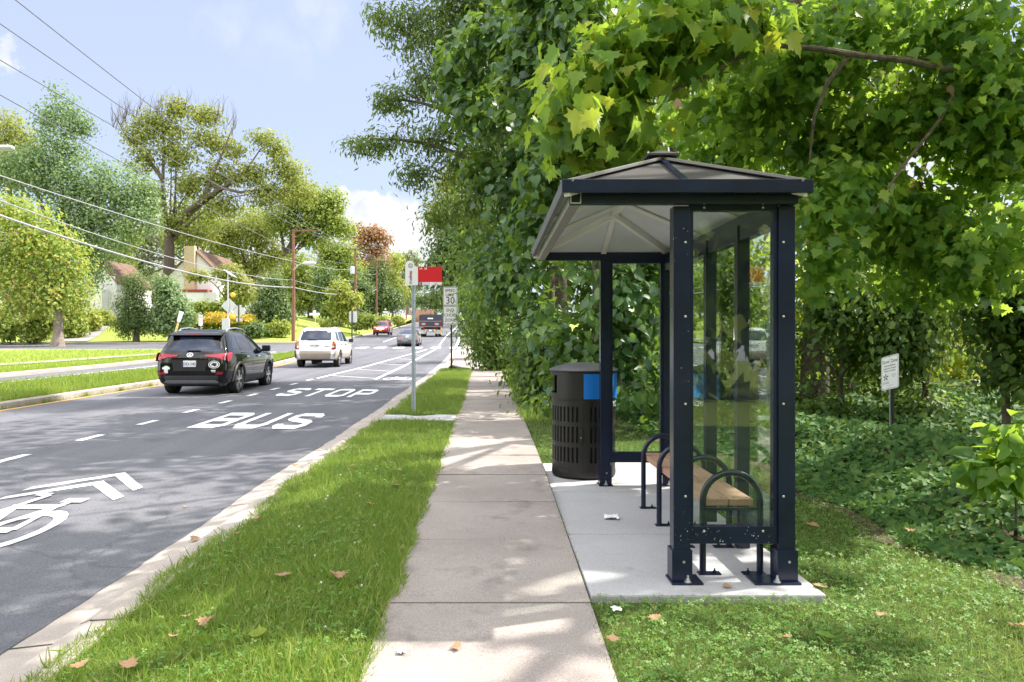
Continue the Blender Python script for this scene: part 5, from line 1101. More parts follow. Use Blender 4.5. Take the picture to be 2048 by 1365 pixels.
# ================================================================== VEGETATION
SUNV = Vector((.93, .32, 0)).normalized(); COT = 1/math.tan(math.radians(50))
GAPS = [(-1.4, 3.4, .8, .6), (-.05, 3.55, .65, .32), (-1.0, 2.75, .7, .45), (2.95, 5.6, .5, .55), (3.4, 4.2, .5, .35), (2.6, 3.6, .4, .3), (.95, 5.95, .35, .3), (-3.4, 9.6, .3, .25), (-5, 10.6, .5, .3), (-4.0, 7.0, .4, .2), (-.1, 12.4, .5, .6), (-.2, 7.3, .4, .25), (-3, 14.5, .4, .4), (-1.3, 15.5, .5, .8), (-2.2, 5.0, .3, .5), (2.4, 7.2, .35, .5)]
def sunlit(c):
    # openings in the canopy through which the sun reaches the ground
    sx = c[:, 0]-c[:, 2]*COT*SUNV.x; sy = c[:, 1]-c[:, 2]*COT*SUNV.y; k = np.ones(len(c), bool)
    for x, y, a, b in GAPS: k &= ((sx-x)/(a+.45))**2+((sy-y)/(b+.45))**2 > 1
    return k
def holes(c, f, th): return (np.sin(c[:, 0]*f+1.3*np.sin(c[:, 2]*f*.8))*np.sin(c[:, 2]*f*1.1+1.1*np.sin(c[:, 1]*f))+.35*rng.normal(size=len(c))) > th
def no_shelter(c):
    return ~((c[:, 0] > .15) & (c[:, 0] < 2.1) & (c[:, 1] > 4.1) & (c[:, 1] < 8.6) & (c[:, 2] < 3.05))
def clear_walk(c): return ~((c[:, 0] < -.72) & (c[:, 2] < 4.7) & (c[:, 1] > 8) & (c[:, 1] < 27.5)) & ~((c[:, 0] > -1.2) & (c[:, 0] < .75) & (c[:, 2] < 2.2) & (c[:, 1] < 26))
# ---- plane tree over the shelter
bl_ = pb([(1215, 150, 70, 120, 5.8), (1320, 70, 110, 100, 5.8), (1190, 265, 42, 60, 6.5), (1440, 60, 120, 80, 6.2), (1600, 70, 150, 110, 7.0), (1420, 200, 120, 60, 7.4), (1560, 225, 130, 80, 7.8), (1750, 130, 160, 140, 7.2), (1950, 110, 150, 160, 6.8), (1720, 310, 120, 90, 7.6), (1900, 320, 150, 110, 7.2), (1680, 420, 70, 90, 7.0), (1790, 420, 100, 70, 7.8), (2030, 420, 80, 90, 6.4), (1640, 520, 38, 70, 7.0), (1800, 250, 120, 80, 7.4), (1660, 320, 80, 80, 8.0), (1920, 230, 120, 70, 7.2), (2020, 250, 80, 100, 6.8), (1720, 500, 80, 60, 7.6), (1860, 460, 110, 70, 7.4), (1960, 520, 90, 60, 7.0), (1760, 370, 100, 60, 7.2), (1480, 300, 90, 45, 8.6), (1340, 250, 80, 45, 8.6), (1850, 560, 80, 40, 8)], 6, .8)
bl_b = [(1.0, 5, 7.4, 1.8, 2, 1.2), (3.2, 4.5, 7.8, 2, 2.2, 1.6), (5.5, 6, 7.5, 2.2, 2.5, 1.8), (3.0, 7.5, 8.6, 2.2, 2, 1.6), (2.2, 2.2, 6.3, 1.5, 1.4, 1.1), (5.2, 2.8, 5.2, 1.4, 1.6, 1.1)]
pt = thing('plane_tree', 'plane tree with large lobed leaves reaching over the bus shelter roof', 'tree', (5.5, 12.7, float(lawn_r(5.5, 12.7))))
fr_, c1 = foliage('crown', bl_[:4]+pb([(1145, 200, 36, 55, 6.3), (1240, 280, 45, 35, 6.6), (1165, 275, 40, 55, 6.5), (1225, 290, 40, 30, 5.0), (1150, 190, 35, 60, 4.95)], 5), 480, 5, .15, .155, PLANE, M['leaf_plane'], pt, up=.3, out=.25, droop=1.3, expo=.7, keep=lambda c: no_shelter(c) & holes(c, 3.4, -.15))
dl_, c1d = foliage('dead_leaves', bl_, 22, 1, .05, .14, PLANE, M['leaf_dead'], pt, up=.3, droop=1.4, keep=no_shelter)
fr_2, c2 = foliage('crown', bl_[4:], 5200, 6, .15, .1, PLANE, M['leaf_plane_deep'], pt, up=.4, out=.25, droop=1.0, keep=lambda c: no_shelter(c) & holes(c, 3.1, -.05))
fr_3, c3 = foliage('crown', bl_b, 260, 7, .26, .24, PLANE, M['leaf_plane_deep'], pt, up=.5, keep=sunlit)
mb = MB(); base = Vector((5.5, 12.7, float(lawn_r(5.5, 12.7)))); tp_ = Vector((5.2, 11.5, 6.5)); mb.tube([base-Vector((0, 0, .3)), base.lerp(tp_, .3), base.lerp(tp_, .7), tp_], [.26, .2, .17, .13], 12, False)
A1 = P(1725, 112, 6.2); B1 = P(1560, 92, 6.1); C1 = P(1400, 160, 5.9); D1 = P(1250, 212, 5.6)
mb.tube([tp_, P(2250, 260, 9.), P(2120, 215, 7.6), P(1930, 150, 6.7), P(1820, 122, 6.4), A1, P(1640, 98, 6.15), B1, P(1480, 115, 6.0), C1, P(1320, 190, 5.8), D1], [.1, .06, .045, .034, .028, .025, .023, .021, .018, .014, .009, .004], 8, False)
mb.tube([P(1700, 110, 6.2), P(1655, 165, 6.25), P(1628, 235, 6.3), P(1618, 330, 6.3)], [.022, .019, .014, .005], 7, False); mb.tube([B1, P(1520, 45, 6.05), P(1470, -10, 5.9)], [.02, .017, .012], 7, False)
mb.tube([P(1930, 150, 6.7), P(1880, 240, 6.6), P(1800, 340, 6.5), P(1745, 430, 6.4)], [.02, .016, .012, .004], 7, False)
for c in c3[::30]: limb(mb, tp_, c, .05, .008, 5, 5, .1, .1)
for c in c2[::16]:
    k_ = c2[np.argsort(np.linalg.norm(c2-c, axis=1))[random.randint(8, 40)]]; limb(mb, c, k_, .007, .003, 4, 4, .02, .15)
for c in c1[::9]:
    k_ = c1[np.argsort(np.linalg.norm(c1-c, axis=1))[random.randint(4, 20)]]; limb(mb, c, k_, .006, .003, 4, 4, .02, .15)
mb.build('trunk', M['bark'], pt, True, smooth=True)

def rtree(name, label, cat, px, Y, fork_py, blobs, ncl, per, spread, size, tm, mat, r=.15, base=None, **kw):
    x = (px-CX)/F*Y if base is None else base; z = float(lawn_r(x, Y)) if x > walk_r(Y) else float(G(Y))
    return tree(name, label, cat, (x, Y, z), r, P(CX+x/Y*F, fork_py, Y), pb(blobs, Y, kw.pop('dep', .9)), ncl, per, spread, size, tm, mat, **kw)
# ---- vine-draped trees along the walk
rtree('vine_covered_tree', 'tree draped in heart-shaped vine leaves beside the litter bin', 'tree', 1190, 12.4, 400, [(1085, 90, 90, 100, 13), (1130, 190, 90, 100, 12.5), (1060, 200, 70, 80, 13), (1120, 330, 80, 90, 12.2), (1160, 60, 60, 90, 12), (1090, 470, 70, 80, 12.8), (1130, 560, 60, 80, 11.8), (1085, 620, 60, 70, 13), (1140, 680, 60, 70, 11.4), (1240, 620, 90, 110, 11.6), (1260, 760, 80, 70, 11.4), (1130, 760, 40, 50, 11.8), (1300, 480, 90, 90, 12), (1100, -90, 120, 120, 12.4)], 1700, 7, .17, .155, HEART, M['leaf_vine'], .16, up=.6, droop=.75, ntwig=70, keep=lambda c: no_shelter(c) & clear_walk(c) & holes(c, 1.9, -.3))
rtree('vine_covered_tree', 'tree draped in vines leaning over the walk behind the first vine tree', 'tree', 1085, 18, 430, [(965, 225, 55, 50, 15.5), (935, 130, 50, 50, 16), (1000, 80, 70, 60, 15), (900, 190, 30, 26, 16), (960, 340, 40, 36, 16.5), (1020, 230, 70, 70, 17), (1030, 400, 80, 80, 16.5), (1000, 480, 65, 55, 17.5), (1040, 570, 70, 75, 16.5), (985, 540, 45, 45, 19), (1010, 640, 55, 60, 18), (1060, 680, 50, 70, 16), (1070, 330, 60, 70, 16)], 1500, 7, .22, .17, HEART, M['leaf_vine'], .15, base=1.3, up=.6, droop=.75, ntwig=60, keep=lambda c: clear_walk(c) & holes(c, 1.5, -.3))
# ---- narrow-leaved tree reaching over the road
rtree('narrow_leaved_tree', 'tall tree with slender leaves overhanging the road against the sky', 'tree', 1060, 19, 330, [(810, 50, 70, 50), (890, 80, 90, 85), (940, 20, 80, 80), (850, 165, 55, 45), (800, 205, 55, 32), (755, 285, 62, 26), (860, 275, 65, 40), (930, 200, 80, 80), (840, 350, 50, 32), (920, 330, 65, 55), (980, 280, 60, 80), (760, 25, 30, 30), (880, 430, 45, 35), (960, 400, 55, 50), (1000, 120, 70, 100), (870, -90, 110, 90), (1000, -110, 130, 110), (770, 200, 30, 20), (720, 290, 28, 16)], 2300, 12, .15, .15, SLIM, M['leaf_narrow'], .22, base=1.6, up=.5, droop=.9, expo=.5, keep=sunlit, ntwig=70, nlimb=14)
rtree('roadside_tree', 'dense tree arching above the walk between the slender-leaved tree and the vines', 'tree', 1070, 24, 300, [(960, 330, 60, 60), (1000, 250, 80, 80), (985, 450, 50, 60), (945, 470, 40, 45), (930, 540, 32, 40), (1040, 120, 110, 110), (1120, 100, 130, 120)], 620, 14, .34, .17, OVAL, M['leaf_shrub'], .2, base=2.2, up=.5, droop=.7)
rtree('woodland_tree', 'dense tree filling the gap behind the vine trees and the shelter', 'tree', 1230, 21, 420, [(1130, 280, 90, 110), (1180, 430, 90, 90), (1120, 520, 70, 80), (1240, 560, 100, 90), (1200, 180, 100, 100), (1330, 450, 90, 100), (1340, 620, 90, 80)], 620, 14, .36, .2, OVAL, M['leaf_shrub'], .2, group='woodland trees right of the walk', up=.5, droop=.6, keep=sunlit)
# ---- shrubs of the hedge
for lab, px, Y, bl2, n in (('leafy shrub at the foot of the vine tree beside the walk', 1085, 14.5, [(1075, 780, 40, 55), (1095, 720, 45, 50), (1110, 830, 40, 30, 13)], 260),
                           ('dark hedge shrub bulging over the right edge of the walk', 1045, 19.5, [(1035, 700, 42, 55), (1040, 760, 38, 35), (1060, 650, 40, 50)], 280),
                           ('tall hedge shrub where the walk bends behind the speed limit sign', 1010, 27, [(978, 640, 48, 60), (990, 700, 42, 38), (968, 580, 42, 50), (1005, 720, 35, 25)], 340),
                           ('farthest hedge shrub hiding the white parked car', 985, 36, [(956, 640, 34, 42), (955, 590, 40, 45), (968, 685, 30, 30)], 300)):
    rtree('hedge_shrub', lab, 'shrub', px, Y, 690, bl2, n, 12, .1+.009*Y, .1+.0022*Y, OVAL, M['leaf_shrub'], .05, group='shrubs along the walk', up=.5, droop=.7, ntwig=10, nlimb=3, keep=clear_walk)
# ---- dark undergrowth right of the shelter
for lab, px, Y, bl2, n in (('dark shrub behind the glass of the bus shelter', 1470, 13, [(1450, 600, 100, 120), (1540, 700, 80, 90), (1400, 740, 80, 80), (1480, 780, 70, 50)], 520),
                           ('dark shrub between the bus shelter and the notice sign', 1680, 11.5, [(1680, 600, 90, 110), (1640, 740, 70, 70), (1720, 700, 50, 70), (1660, 830, 70, 40)], 560),
                           ('dark shrub right behind the notice sign', 1850, 10.8, [(1850, 620, 90, 110), (1800, 700, 60, 60), (1850, 830, 70, 35), (1920, 610, 60, 80)], 560),
                           ('dark shrub with drooping leaves at the right edge of the photo', 2010, 8.6, [(2010, 600, 80, 130), (2040, 740, 50, 60), (1960, 520, 60, 70), (2080, 620, 80, 120)], 420)):
    rtree('woodland_shrub', lab, 'shrub', px, Y, 760, bl2, int(n*1.5), 12, .18, .105, OVAL, M['leaf_shrub'], .06, group='dark shrubs right of the shelter', up=.5, droop=.8, ntwig=16, nlimb=4, expo=.75, keep=lambda c: no_shelter(c) & holes(c, 2.0, -.12))
rtree('woodland_shrub', 'low tangled shrub filling the ground behind the notice sign', 'shrub', 1800, 13.5, 830, [(1640, 800, 60, 50), (1720, 820, 60, 40), (1790, 790, 60, 50), (1870, 815, 60, 40), (1950, 780, 60, 50), (2030, 800, 50, 45), (1700, 700, 70, 60), (1960, 680, 60, 60)], 620, 12, .2, .11, OVAL, M['leaf_shrub'], .05, group='dark shrubs right of the shelter', up=.6, droop=.6, ntwig=40, nlimb=6, expo=.7, keep=lambda c: holes(c, 1.8, -.2))
rtree('seedling', 'broad-leaved seedling at the lower right edge above the ivy', 'plant', 2030, 5.6, 930, [(2020, 915, 50, 30), (2050, 870, 40, 40), (1985, 945, 30, 18)], 34, 5, .07, .17, OVAL, M['leaf_plane_deep'], .012, ntwig=6, nlimb=3, up=.8)
# ---- taller woodland behind, lit from above
for lab, px, Y, bl2, n, mt in (('tall woodland tree above the shelter roof, behind the plane tree', 1420, 17, [(1300, 230, 130, 120), (1450, 180, 150, 150), (1380, 60, 150, 120), (1560, 330, 120, 110), (1420, 380, 130, 100), (1500, -100, 200, 150)], 620, 'leaf_mid'),
                               ('tall woodland tree at the upper right behind the plane tree', 1800, 19, [(1700, 200, 150, 150), (1850, 80, 170, 120), (1680, 420, 130, 90), (1900, 230, 90, 80), (1850, -120, 200, 150)], 520, 'leaf_mid'),
                               ('bright yellow-green tree seen through gaps behind the dark shrubs', 1850, 24, [(1800, 500, 150, 60), (1950, 480, 120, 60), (1700, 640, 160, 80), (1900, 680, 160, 80), (1780, 760, 160, 50), (1980, 780, 120, 50)], 620, 'leaf_bright'),
                               ('sunlit tree behind the shelter glass', 1450, 23, [(1380, 560, 130, 110), (1520, 580, 120, 110), (1420, 720, 130, 80), (1560, 760, 120, 60)], 420, 'leaf_bright')):
    rtree('woodland_tree', lab, 'tree', px, Y, 450, bl2, n, 12, .45, .25, OVAL if mt == 'leaf_mid' else DIAM, M[mt], .2, group='woodland trees right of the walk', up=.6, droop=.5, keep=sunlit)
# upper woodland canopy, mostly above the frame: casts the shade over the walk and road
for lab, x, y, bl2 in (('tall shade tree rising above the frame over the shelter', 7.5, 7.5, [(6, 6.5, 10.5, 2.6, 3, 2.2), (8.5, 8, 12, 3, 3, 2.2), (5, 9, 11.5, 2.6, 2.5, 2), (4.2, 6, 12.2, 2.4, 2.6, 1.7), (7, 4, 9.8, 2.2, 2, 1.6)]),
                       ('tall shade tree rising above the frame beside the vine tree', 6.5, 14, [(4.5, 12.5, 11, 2.6, 2.5, 2), (6.5, 14.5, 12.5, 3, 2.6, 2.2), (3.2, 15, 12, 2.4, 2.4, 1.8), (2.6, 12, 12.8, 2, 2.2, 1.5)]),
                       ('tall shade tree rising above the frame near the camera', 8, 2, [(6.5, 2, 10, 2.4, 2.2, 1.8), (4.4, 1, 11.2, 2.2, 2.2, 1.6), (8, 0, 9.5, 2.4, 2.2, 1.8)]),
                       ('tall shade tree beyond the slender-leaved tree', 6, 22, [(4, 20, 11.5, 2.6, 2.6, 2), (6, 23, 12.5, 3, 3, 2.2), (3, 24, 12.6, 2.2, 2.4, 1.7)])):
    tree('shade_tree', lab, 'tree', (x, y, float(lawn_r(x, y))), .25, (x-.5, y, 7), bl2, 240 if x == 7.5 else 330, 10, .36, .24, DIAM, M['leaf_plane_deep'], group='tall shade trees right of the walk', up=.6, droop=.4, ntwig=30, keep=sunlit)
# ---- ivy ground cover
N = 36000; yy = 1.6+12.5*rng.random(N)**.8; xx = np.array([ivx(q) for q in yy])+7*rng.random(N)**1.6-.12+.1*np.sin(yy*3.1)
mound = lambda x, y: .34*ss(.0, 1.1, x-np.array([ivx(q) for q in np.atleast_1d(y)]))+.12*np.sin(x*2.3+y*1.1)*ss(.3, 1.2, x-np.array([ivx(q) for q in np.atleast_1d(y)]))
zz = lawn_r(xx, yy)+.03+mound(xx, yy)*(.55+.5*rng.random(N)); pos = np.stack([xx, yy, zz], 1); pos = pos[(xx > 2.15) | (yy > 9.3)]
n = len(pos); nr = nrm(np.array([-.35, -.3, .8])+rng.normal(size=(n, 3))*.4); tip = nrm(rng.normal(size=(n, 3))*.7+np.array([-.3, -.3, -.3]))
iv = leaves('ivy', IVY, pos, nr, tip, .04+.04*rng.random(n)+.003*pos[:, 1], M['leaf_ivy']); tag(iv, 'dense ivy ground cover under the shrubs on the right', 'ivy', None, 'stuff')

# ---- left side of the road
def ltree(name, label, cat, px, Y, fork, blobs, ncl, per, spread, size, tm, mat, r, dep=.9, **kw):
    x = (px-CX)/F*Y; return tree(name, label, cat, (x, Y, float(bank_l(x, Y))), r, P(fork[0], fork[1], Y), pb(blobs, Y, dep), ncl, per, spread, size, tm, mat, **kw)
LT = 'trees on the far side of the road'
ltree('maple_tree', 'maple with orange-tinted leaves and a straight grey trunk on the left lawn', 'tree', 115, 60, (112, 600), [(60, 470, 60, 70), (20, 420, 45, 35), (110, 590, 60, 55), (40, 580, 60, 60), (145, 540, 35, 50), (100, 500, 55, 60), (-30, 500, 70, 90), (160, 590, 20, 30)], 899, 16, 0.484, 0.274, DIAM, M['leaf_maple'], .42, bark='bark_pale', group=LT, up=.5)
ltree('ginkgo_tree', 'large blue-green tree with a narrow top rising behind the maple', 'tree', 112, 78, (118, 480), [(112, 200, 18, 38), (140, 230, 28, 40), (95, 240, 22, 42), (165, 250, 24, 22), (120, 300, 60, 50), (60, 350, 70, 55), (150, 370, 80, 60), (230, 380, 70, 60), (270, 430, 50, 60), (200, 460, 80, 55), (130, 450, 70, 60), (30, 330, 60, 45), (180, 540, 40, 45), (300, 390, 25, 40)], 1667, 16, 0.546, 0.289, DIAM, M['leaf_ginkgo'], .6, group=LT, up=.5)
ltree('yellowing_tree', 'yellow-green treetop at the far left skyline', 'tree', 20, 100, (20, 420), [(20, 260, 40, 38), (-30, 290, 60, 60), (60, 290, 25, 30), (10, 330, 60, 50)], 464, 14, 0.702, 0.38, DIAM, M['leaf_oak'], .5, group=LT)
ok = ltree('oak_tree', 'huge sparse oak with bare twigs on top and thick dark limbs', 'tree', 325, 92, (338, 470), [(300, 240, 32, 22), (275, 270, 35, 24), (350, 215, 30, 20), (335, 260, 45, 30), (410, 230, 35, 22), (420, 280, 42, 26), (350, 310, 50, 30), (285, 320, 35, 30), (470, 300, 30, 22), (520, 275, 30, 22), (555, 300, 28, 30), (500, 350, 45, 26), (580, 340, 40, 30), (440, 350, 40, 30), (380, 370, 45, 30), (300, 390, 40, 35), (540, 390, 55, 26), (440, 410, 45, 26), (350, 440, 40, 35), (610, 380, 30, 30), (390, 470, 45, 22)], 1597, 13, 0.562, 0.35, DIAM, M['leaf_oak'], .85, bark='bark', group=LT, nlimb=9, ntwig=110, lr=.4, expo=.6, up=.45)
mb = MB()
tr_ = [P(338, 640, 92), P(336, 560, 92), P(340, 470, 92)]; mb.tube([P(352, 470, 91.8), P(372, 425, 91.5), P(410, 395, 91), P(425, 350, 91), P(448, 300, 91), P(465, 255, 91)], [.42, .32, .25, .18, .12, .04], 8, False); mb.tube([P(410, 397, 91), P(450, 372, 91), P(490, 345, 91), P(520, 300, 91), P(545, 285, 91)], [.25, .19, .14, .08, .03], 8, False); mb.tube([P(338, 480, 92), P(325, 380, 92), P(328, 290, 92), P(322, 205, 92)], [.34, .24, .15, .04], 8, False); mb.tube([P(326, 360, 92), P(290, 310, 92), P(250, 270, 92), P(222, 215, 92)], [.3, .2, .1, .03], 7, False); mb.tube([P(425, 372, 91), P(480, 385, 91), P(540, 378, 91)], [.25, .18, .06], 7, False)
for i in range(70):
    px = random.uniform(225, 475); py = 250-45*math.sin((px-200)/290*PI)+random.uniform(-8, 25); q = P(px, py+random.uniform(5, 20), 92)
    for k in range(3): limb(mb, q, P(px+random.uniform(-16, 16), py-random.uniform(6, 38), 92+random.uniform(-2, 2)), .032, .008, 4, 4, .05, .14)
o_ = mb.build('dead_branches', M['bark'], ok, True)
ltree('leafy_tree', 'round green tree left of the tall utility pole', 'tree', 562, 104, (575, 500), [(640, 420, 40, 35), (600, 395, 45, 32), (660, 400, 28, 28), (620, 460, 45, 32), (665, 440, 26, 35), (570, 440, 45, 35), (690, 460, 15, 20)], 812, 14, 0.702, 0.38, DIAM, M['leaf_mid'], .6, group=LT, nlimb=7)
ltree('leafy_tree', 'pale green tree just behind the white house roof', 'tree', 500, 108, (500, 560), [(470, 470, 40, 35), (520, 460, 40, 40), (480, 530, 38, 35), (530, 520, 40, 35), (440, 480, 25, 22), (560, 510, 25, 30)], 609, 14, 0.702, 0.38, DIAM, M['leaf_oak'], .45, group=LT)
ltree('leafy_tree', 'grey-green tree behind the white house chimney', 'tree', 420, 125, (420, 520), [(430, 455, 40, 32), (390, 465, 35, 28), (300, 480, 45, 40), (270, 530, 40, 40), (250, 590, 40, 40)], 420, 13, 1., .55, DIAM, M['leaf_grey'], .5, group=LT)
ltree('leafy_tree', 'mid green tree filling the gap behind the oak trunk', 'tree', 400, 112, (400, 540), [(420, 440, 40, 34), (380, 420, 34, 30), (450, 500, 34, 30), (360, 480, 36, 36), (250, 470, 36, 34), (230, 520, 34, 40), (500, 440, 36, 30)], 620, 13, .6, .4, DIAM, M['leaf_mid'], .4, group=LT)
ltree('leafy_tree', 'dark green tree behind the maple and the cottage', 'tree', 175, 104, (175, 560), [(200, 520, 36, 40), (160, 490, 36, 40), (240, 540, 30, 36), (60, 540, 50, 50), (10, 560, 50, 40)], 420, 13, .6, .4, DIAM, M['leaf_dark'], .4, group=LT)
ltree('magnolia_tree', 'dense dark green cone-shaped tree on the lawn beside the utility pole', 'tree', 548, 76, (545, 620), [(550, 568, 16, 24), (545, 600, 28, 28), (530, 630, 34, 22), (560, 630, 28, 24), (512, 640, 14, 8)], 609, 13, 0.312, 0.258, DIAM, M['leaf_dark'], .22, group=LT)
ltree('leafy_tree', 'bushy green tree behind the first utility pole', 'tree', 620, 98, (620, 600), [(600, 540, 34, 36), (630, 575, 30, 36), (600, 600, 30, 28), (580, 570, 20, 30), (650, 600, 20, 25)], 609, 13, 0.546, 0.319, DIAM, M['leaf_mid'], .3, group=LT)
ltree('evergreen_tree', 'dark feathery evergreen with yellow-green tips above the white sign back', 'tree', 680, 94, (680, 620), [(650, 560, 26, 30), (690, 590, 34, 30), (660, 610, 30, 26), (700, 625, 24, 20), (720, 580, 20, 30)], 609, 13, 0.468, 0.319, DIAM, M['leaf_dark'], .3, group=LT)
ltree('lime_shrub', 'bright yellow-green shrub in front of the dark evergreen', 'shrub', 672, 84, (672, 640), [(680, 580, 20, 16), (700, 600, 22, 12), (668, 610, 16, 10), (690, 635, 16, 8), (655, 650, 14, 8)], 190, 12, .4, .34, DIAM, M['leaf_lime'], .1, group=LT)
ltree('leafy_tree', 'bright green tree behind the second utility pole', 'tree', 690, 118, (690, 560), [(685, 510, 26, 28), (665, 530, 28, 26), (700, 540, 22, 24), (650, 500, 20, 20)], 522, 13, 0.702, 0.38, DIAM, M['leaf_mid'], .4, group=LT)
ltree('rust_tree', 'rust coloured browning tree in the distance', 'tree', 748, 145, (748, 540), [(745, 468, 20, 14), (768, 478, 14, 12), (722, 482, 16, 16), (752, 505, 22, 14), (735, 530, 20, 14), (716, 458, 10, 10), (760, 530, 16, 14), (712, 515, 12, 14), (728, 555, 16, 12)], 330, 12, .8, .55, DIAM, M['leaf_rust'], .4, group=LT)
ltree('evergreen_tree', 'dark evergreen left of the bus stop sign in the distance', 'tree', 760, 132, (760, 620), [(745, 565, 30, 30), (725, 585, 22, 26), (770, 600, 28, 28), (740, 610, 22, 24), (760, 540, 18, 24), (790, 600, 18, 26)], 667, 13, 0.624, 0.38, DIAM, M['leaf_dark'], .4, group=LT)
ltree('leafy_tree', 'slim yellow-green tree just left of the bus stop sign', 'tree', 785, 160, (785, 620), [(780, 545, 13, 26), (795, 580, 14, 24), (788, 520, 8, 16)], 240, 12, .9, .55, DIAM, M['leaf_lime'], .3, group=LT)
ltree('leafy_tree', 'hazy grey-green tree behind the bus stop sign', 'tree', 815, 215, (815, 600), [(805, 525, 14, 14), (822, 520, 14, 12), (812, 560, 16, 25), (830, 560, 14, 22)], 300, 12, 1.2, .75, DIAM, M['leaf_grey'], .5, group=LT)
ltree('juniper_tree', 'dark juniper tree at the end of the driveway', 'tree', 272, 66, (272, 620), [(270, 570, 24, 30), (265, 610, 34, 32), (285, 640, 36, 28), (255, 650, 26, 22)], 754, 14, 0.312, 0.243, SLIM, M['leaf_dark'], .25, group=LT)
ltree('holly_tree', 'grey-green holly in front of the oak trunk', 'tree', 340, 66, (340, 630), [(335, 580, 22, 28), (345, 615, 28, 28), (330, 645, 30, 24), (370, 630, 18, 20)], 609, 13, 0.312, 0.243, DIAM, M['leaf_ginkgo'], .2, group=LT)
ltree('leafy_tree', 'small pale green tree partly screening the white house', 'tree', 452, 80, (452, 590), [(466, 560, 18, 36), (482, 580, 22, 24), (446, 545, 14, 10), (395, 552, 20, 7)], 360, 12, .36, .28, DIAM, M['leaf_oak'], .16, group=LT)
for lab, px, Y, bl2, n, mt in (('round green shrub at the far left edge of the lawn', 20, 64, [(15, 650, 30, 30), (-20, 630, 40, 45)], 260, 'leaf_mid'), ('green shrub left of the maple trunk', 68, 64, [(70, 655, 26, 26), (90, 640, 20, 20)], 240, 'leaf_mid'), ('green shrub right of the maple trunk', 148, 70, [(150, 655, 20, 22), (140, 625, 18, 18)], 200, 'leaf_mid'), ('yellow azalea shrub beside the driveway', 185, 74, [(180, 640, 22, 15), (165, 655, 16, 12)], 220, 'leaf_lime'), ('second yellow azalea nearer the cottage wall', 215, 78, [(212, 645, 20, 12), (200, 630, 14, 8)], 180, 'leaf_lime'), ('clipped green hedge under the porch window of the white house', 408, 82, [(402, 615, 16, 9), (418, 618, 14, 8), (440, 616, 12, 9)], 220, 'leaf_mid'),
                               ('green shrub at the foot of the evergreen beside the road', 712, 84, [(720, 645, 16, 12), (735, 640, 14, 12)], 160, 'leaf_mid'), ('lime shrub beside the far street name sign', 800, 125, [(796, 640, 10, 7)], 90, 'leaf_lime'), ('green shrub under the bus stop sign far up the road', 752, 125, [(752, 640, 12, 9), (768, 638, 9, 8)], 120, 'leaf_mid'), ('flowering shrub between the magnolia and the utility pole', 563, 72, [(560, 655, 16, 8), (540, 660, 12, 6)], 130, 'leaf_lime'), ('low green shrub behind the black car roof', 510, 70, [(508, 658, 16, 7)], 110, 'leaf_dark'), ('low shrub at the white house corner', 465, 84, [(462, 600, 16, 20), (480, 590, 18, 22)], 240, 'leaf_mid')):
    ltree('garden_shrub', lab, 'shrub', px, Y, (px, 655), bl2, n, 12, .32, .3, DIAM, M[mt], .05, group='garden shrubs across the road', nlimb=3, ntwig=6)
# flower beds
def bed(name, label, boxes, Y, n, mat, size, cat='flowers'):
    ps = []
    for px0, px1, py, h in boxes:
        k = n//len(boxes); X = (rng.uniform(px0, px1, k)-CX)/F*Y; yv = Y+rng.uniform(-1, 1.5, k); base = P(0, py, Y).z; ps.append(np.stack([X, yv, base+h*rng.random(k)], 1))
    ps = np.concatenate(ps); k = len(ps); o = leaves(name, DIAM, ps, nrm(rng.normal(size=(k, 3))+np.array([0, -.5, .8])), nrm(rng.normal(size=(k, 3))), size*(.6+.8*rng.random(k)), M[mat]); tag(o, label, cat, None, 'stuff')
bed('flower_bed', 'bed of orange and yellow flowers in front of the white house', [(350, 375, 650, 1.0), (415, 445, 648, 1.1), (440, 475, 648, 1.0), (475, 510, 648, .9), (380, 415, 648, .6)], 74, 3600, 'petal', .22)
bed('flower_bed_leaves', 'green leaves of the flower bed in front of the white house', [(340, 400, 655, 1.0), (400, 520, 655, .8)], 74.5, 3000, 'leaf_mid', .3, 'plants')
# distant woods
bs = pb([(x, random.uniform(560, 600), 60, 45, random.uniform(150, 190)) for x in range(-120, 600, 45)]+[(x, random.uniform(590, 610), 22, 16, random.uniform(240, 300)) for x in range(560, 900, 22)]+[(x, random.uniform(540, 600), 30, 45, random.uniform(130, 170)) for x in range(925, 1020, 20)], 170, .6)
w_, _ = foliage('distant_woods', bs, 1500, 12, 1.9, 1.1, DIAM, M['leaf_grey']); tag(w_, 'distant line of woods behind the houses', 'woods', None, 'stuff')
bs = [(x, -24+6*math.sin(x), 8+2*math.sin(x*.7), 5, 4, 9) for x in range(-60, 45, 6)]  # tree row out of view, added so glass and car paint reflect less sky
w_, _ = foliage('distant_woods', bs, 5200, 10, 1.2, 1.2, DIAM, M['leaf_mid']); tag(w_, 'unseen trees added behind the camera to darken reflections', 'woods', None, 'stuff')
# right side of the road beyond the junction
for lab, px, Y, bl2, n, mt in (('dark pine behind the speed limit sign', 985, 84, [(900, 480, 40, 45), (930, 420, 40, 45), (885, 540, 40, 36), (930, 520, 45, 50), (960, 450, 40, 60), (905, 590, 45, 20), (955, 590, 30, 40)], 760, 'leaf_dark'), ('dark tree overhanging the road far behind the bus stop sign', 960, 140, [(880, 600, 40, 16), (840, 602, 26, 9), (910, 570, 30, 30)], 360, 'leaf_dark'), ('pale tree beyond the junction above the red route panel', 960, 110, [(880, 420, 30, 40), (900, 380, 30, 40), (930, 340, 30, 40)], 320, 'leaf_oak')):
    x = (px-CX)/F*Y; tree('roadside_tree', lab, 'tree', (x, Y, float(G(Y))), .4, P(px, 500, Y), pb(bl2, Y, .9), n, 13, .75, .42, DIAM, M[mt], group='trees beyond the junction', ntwig=40)

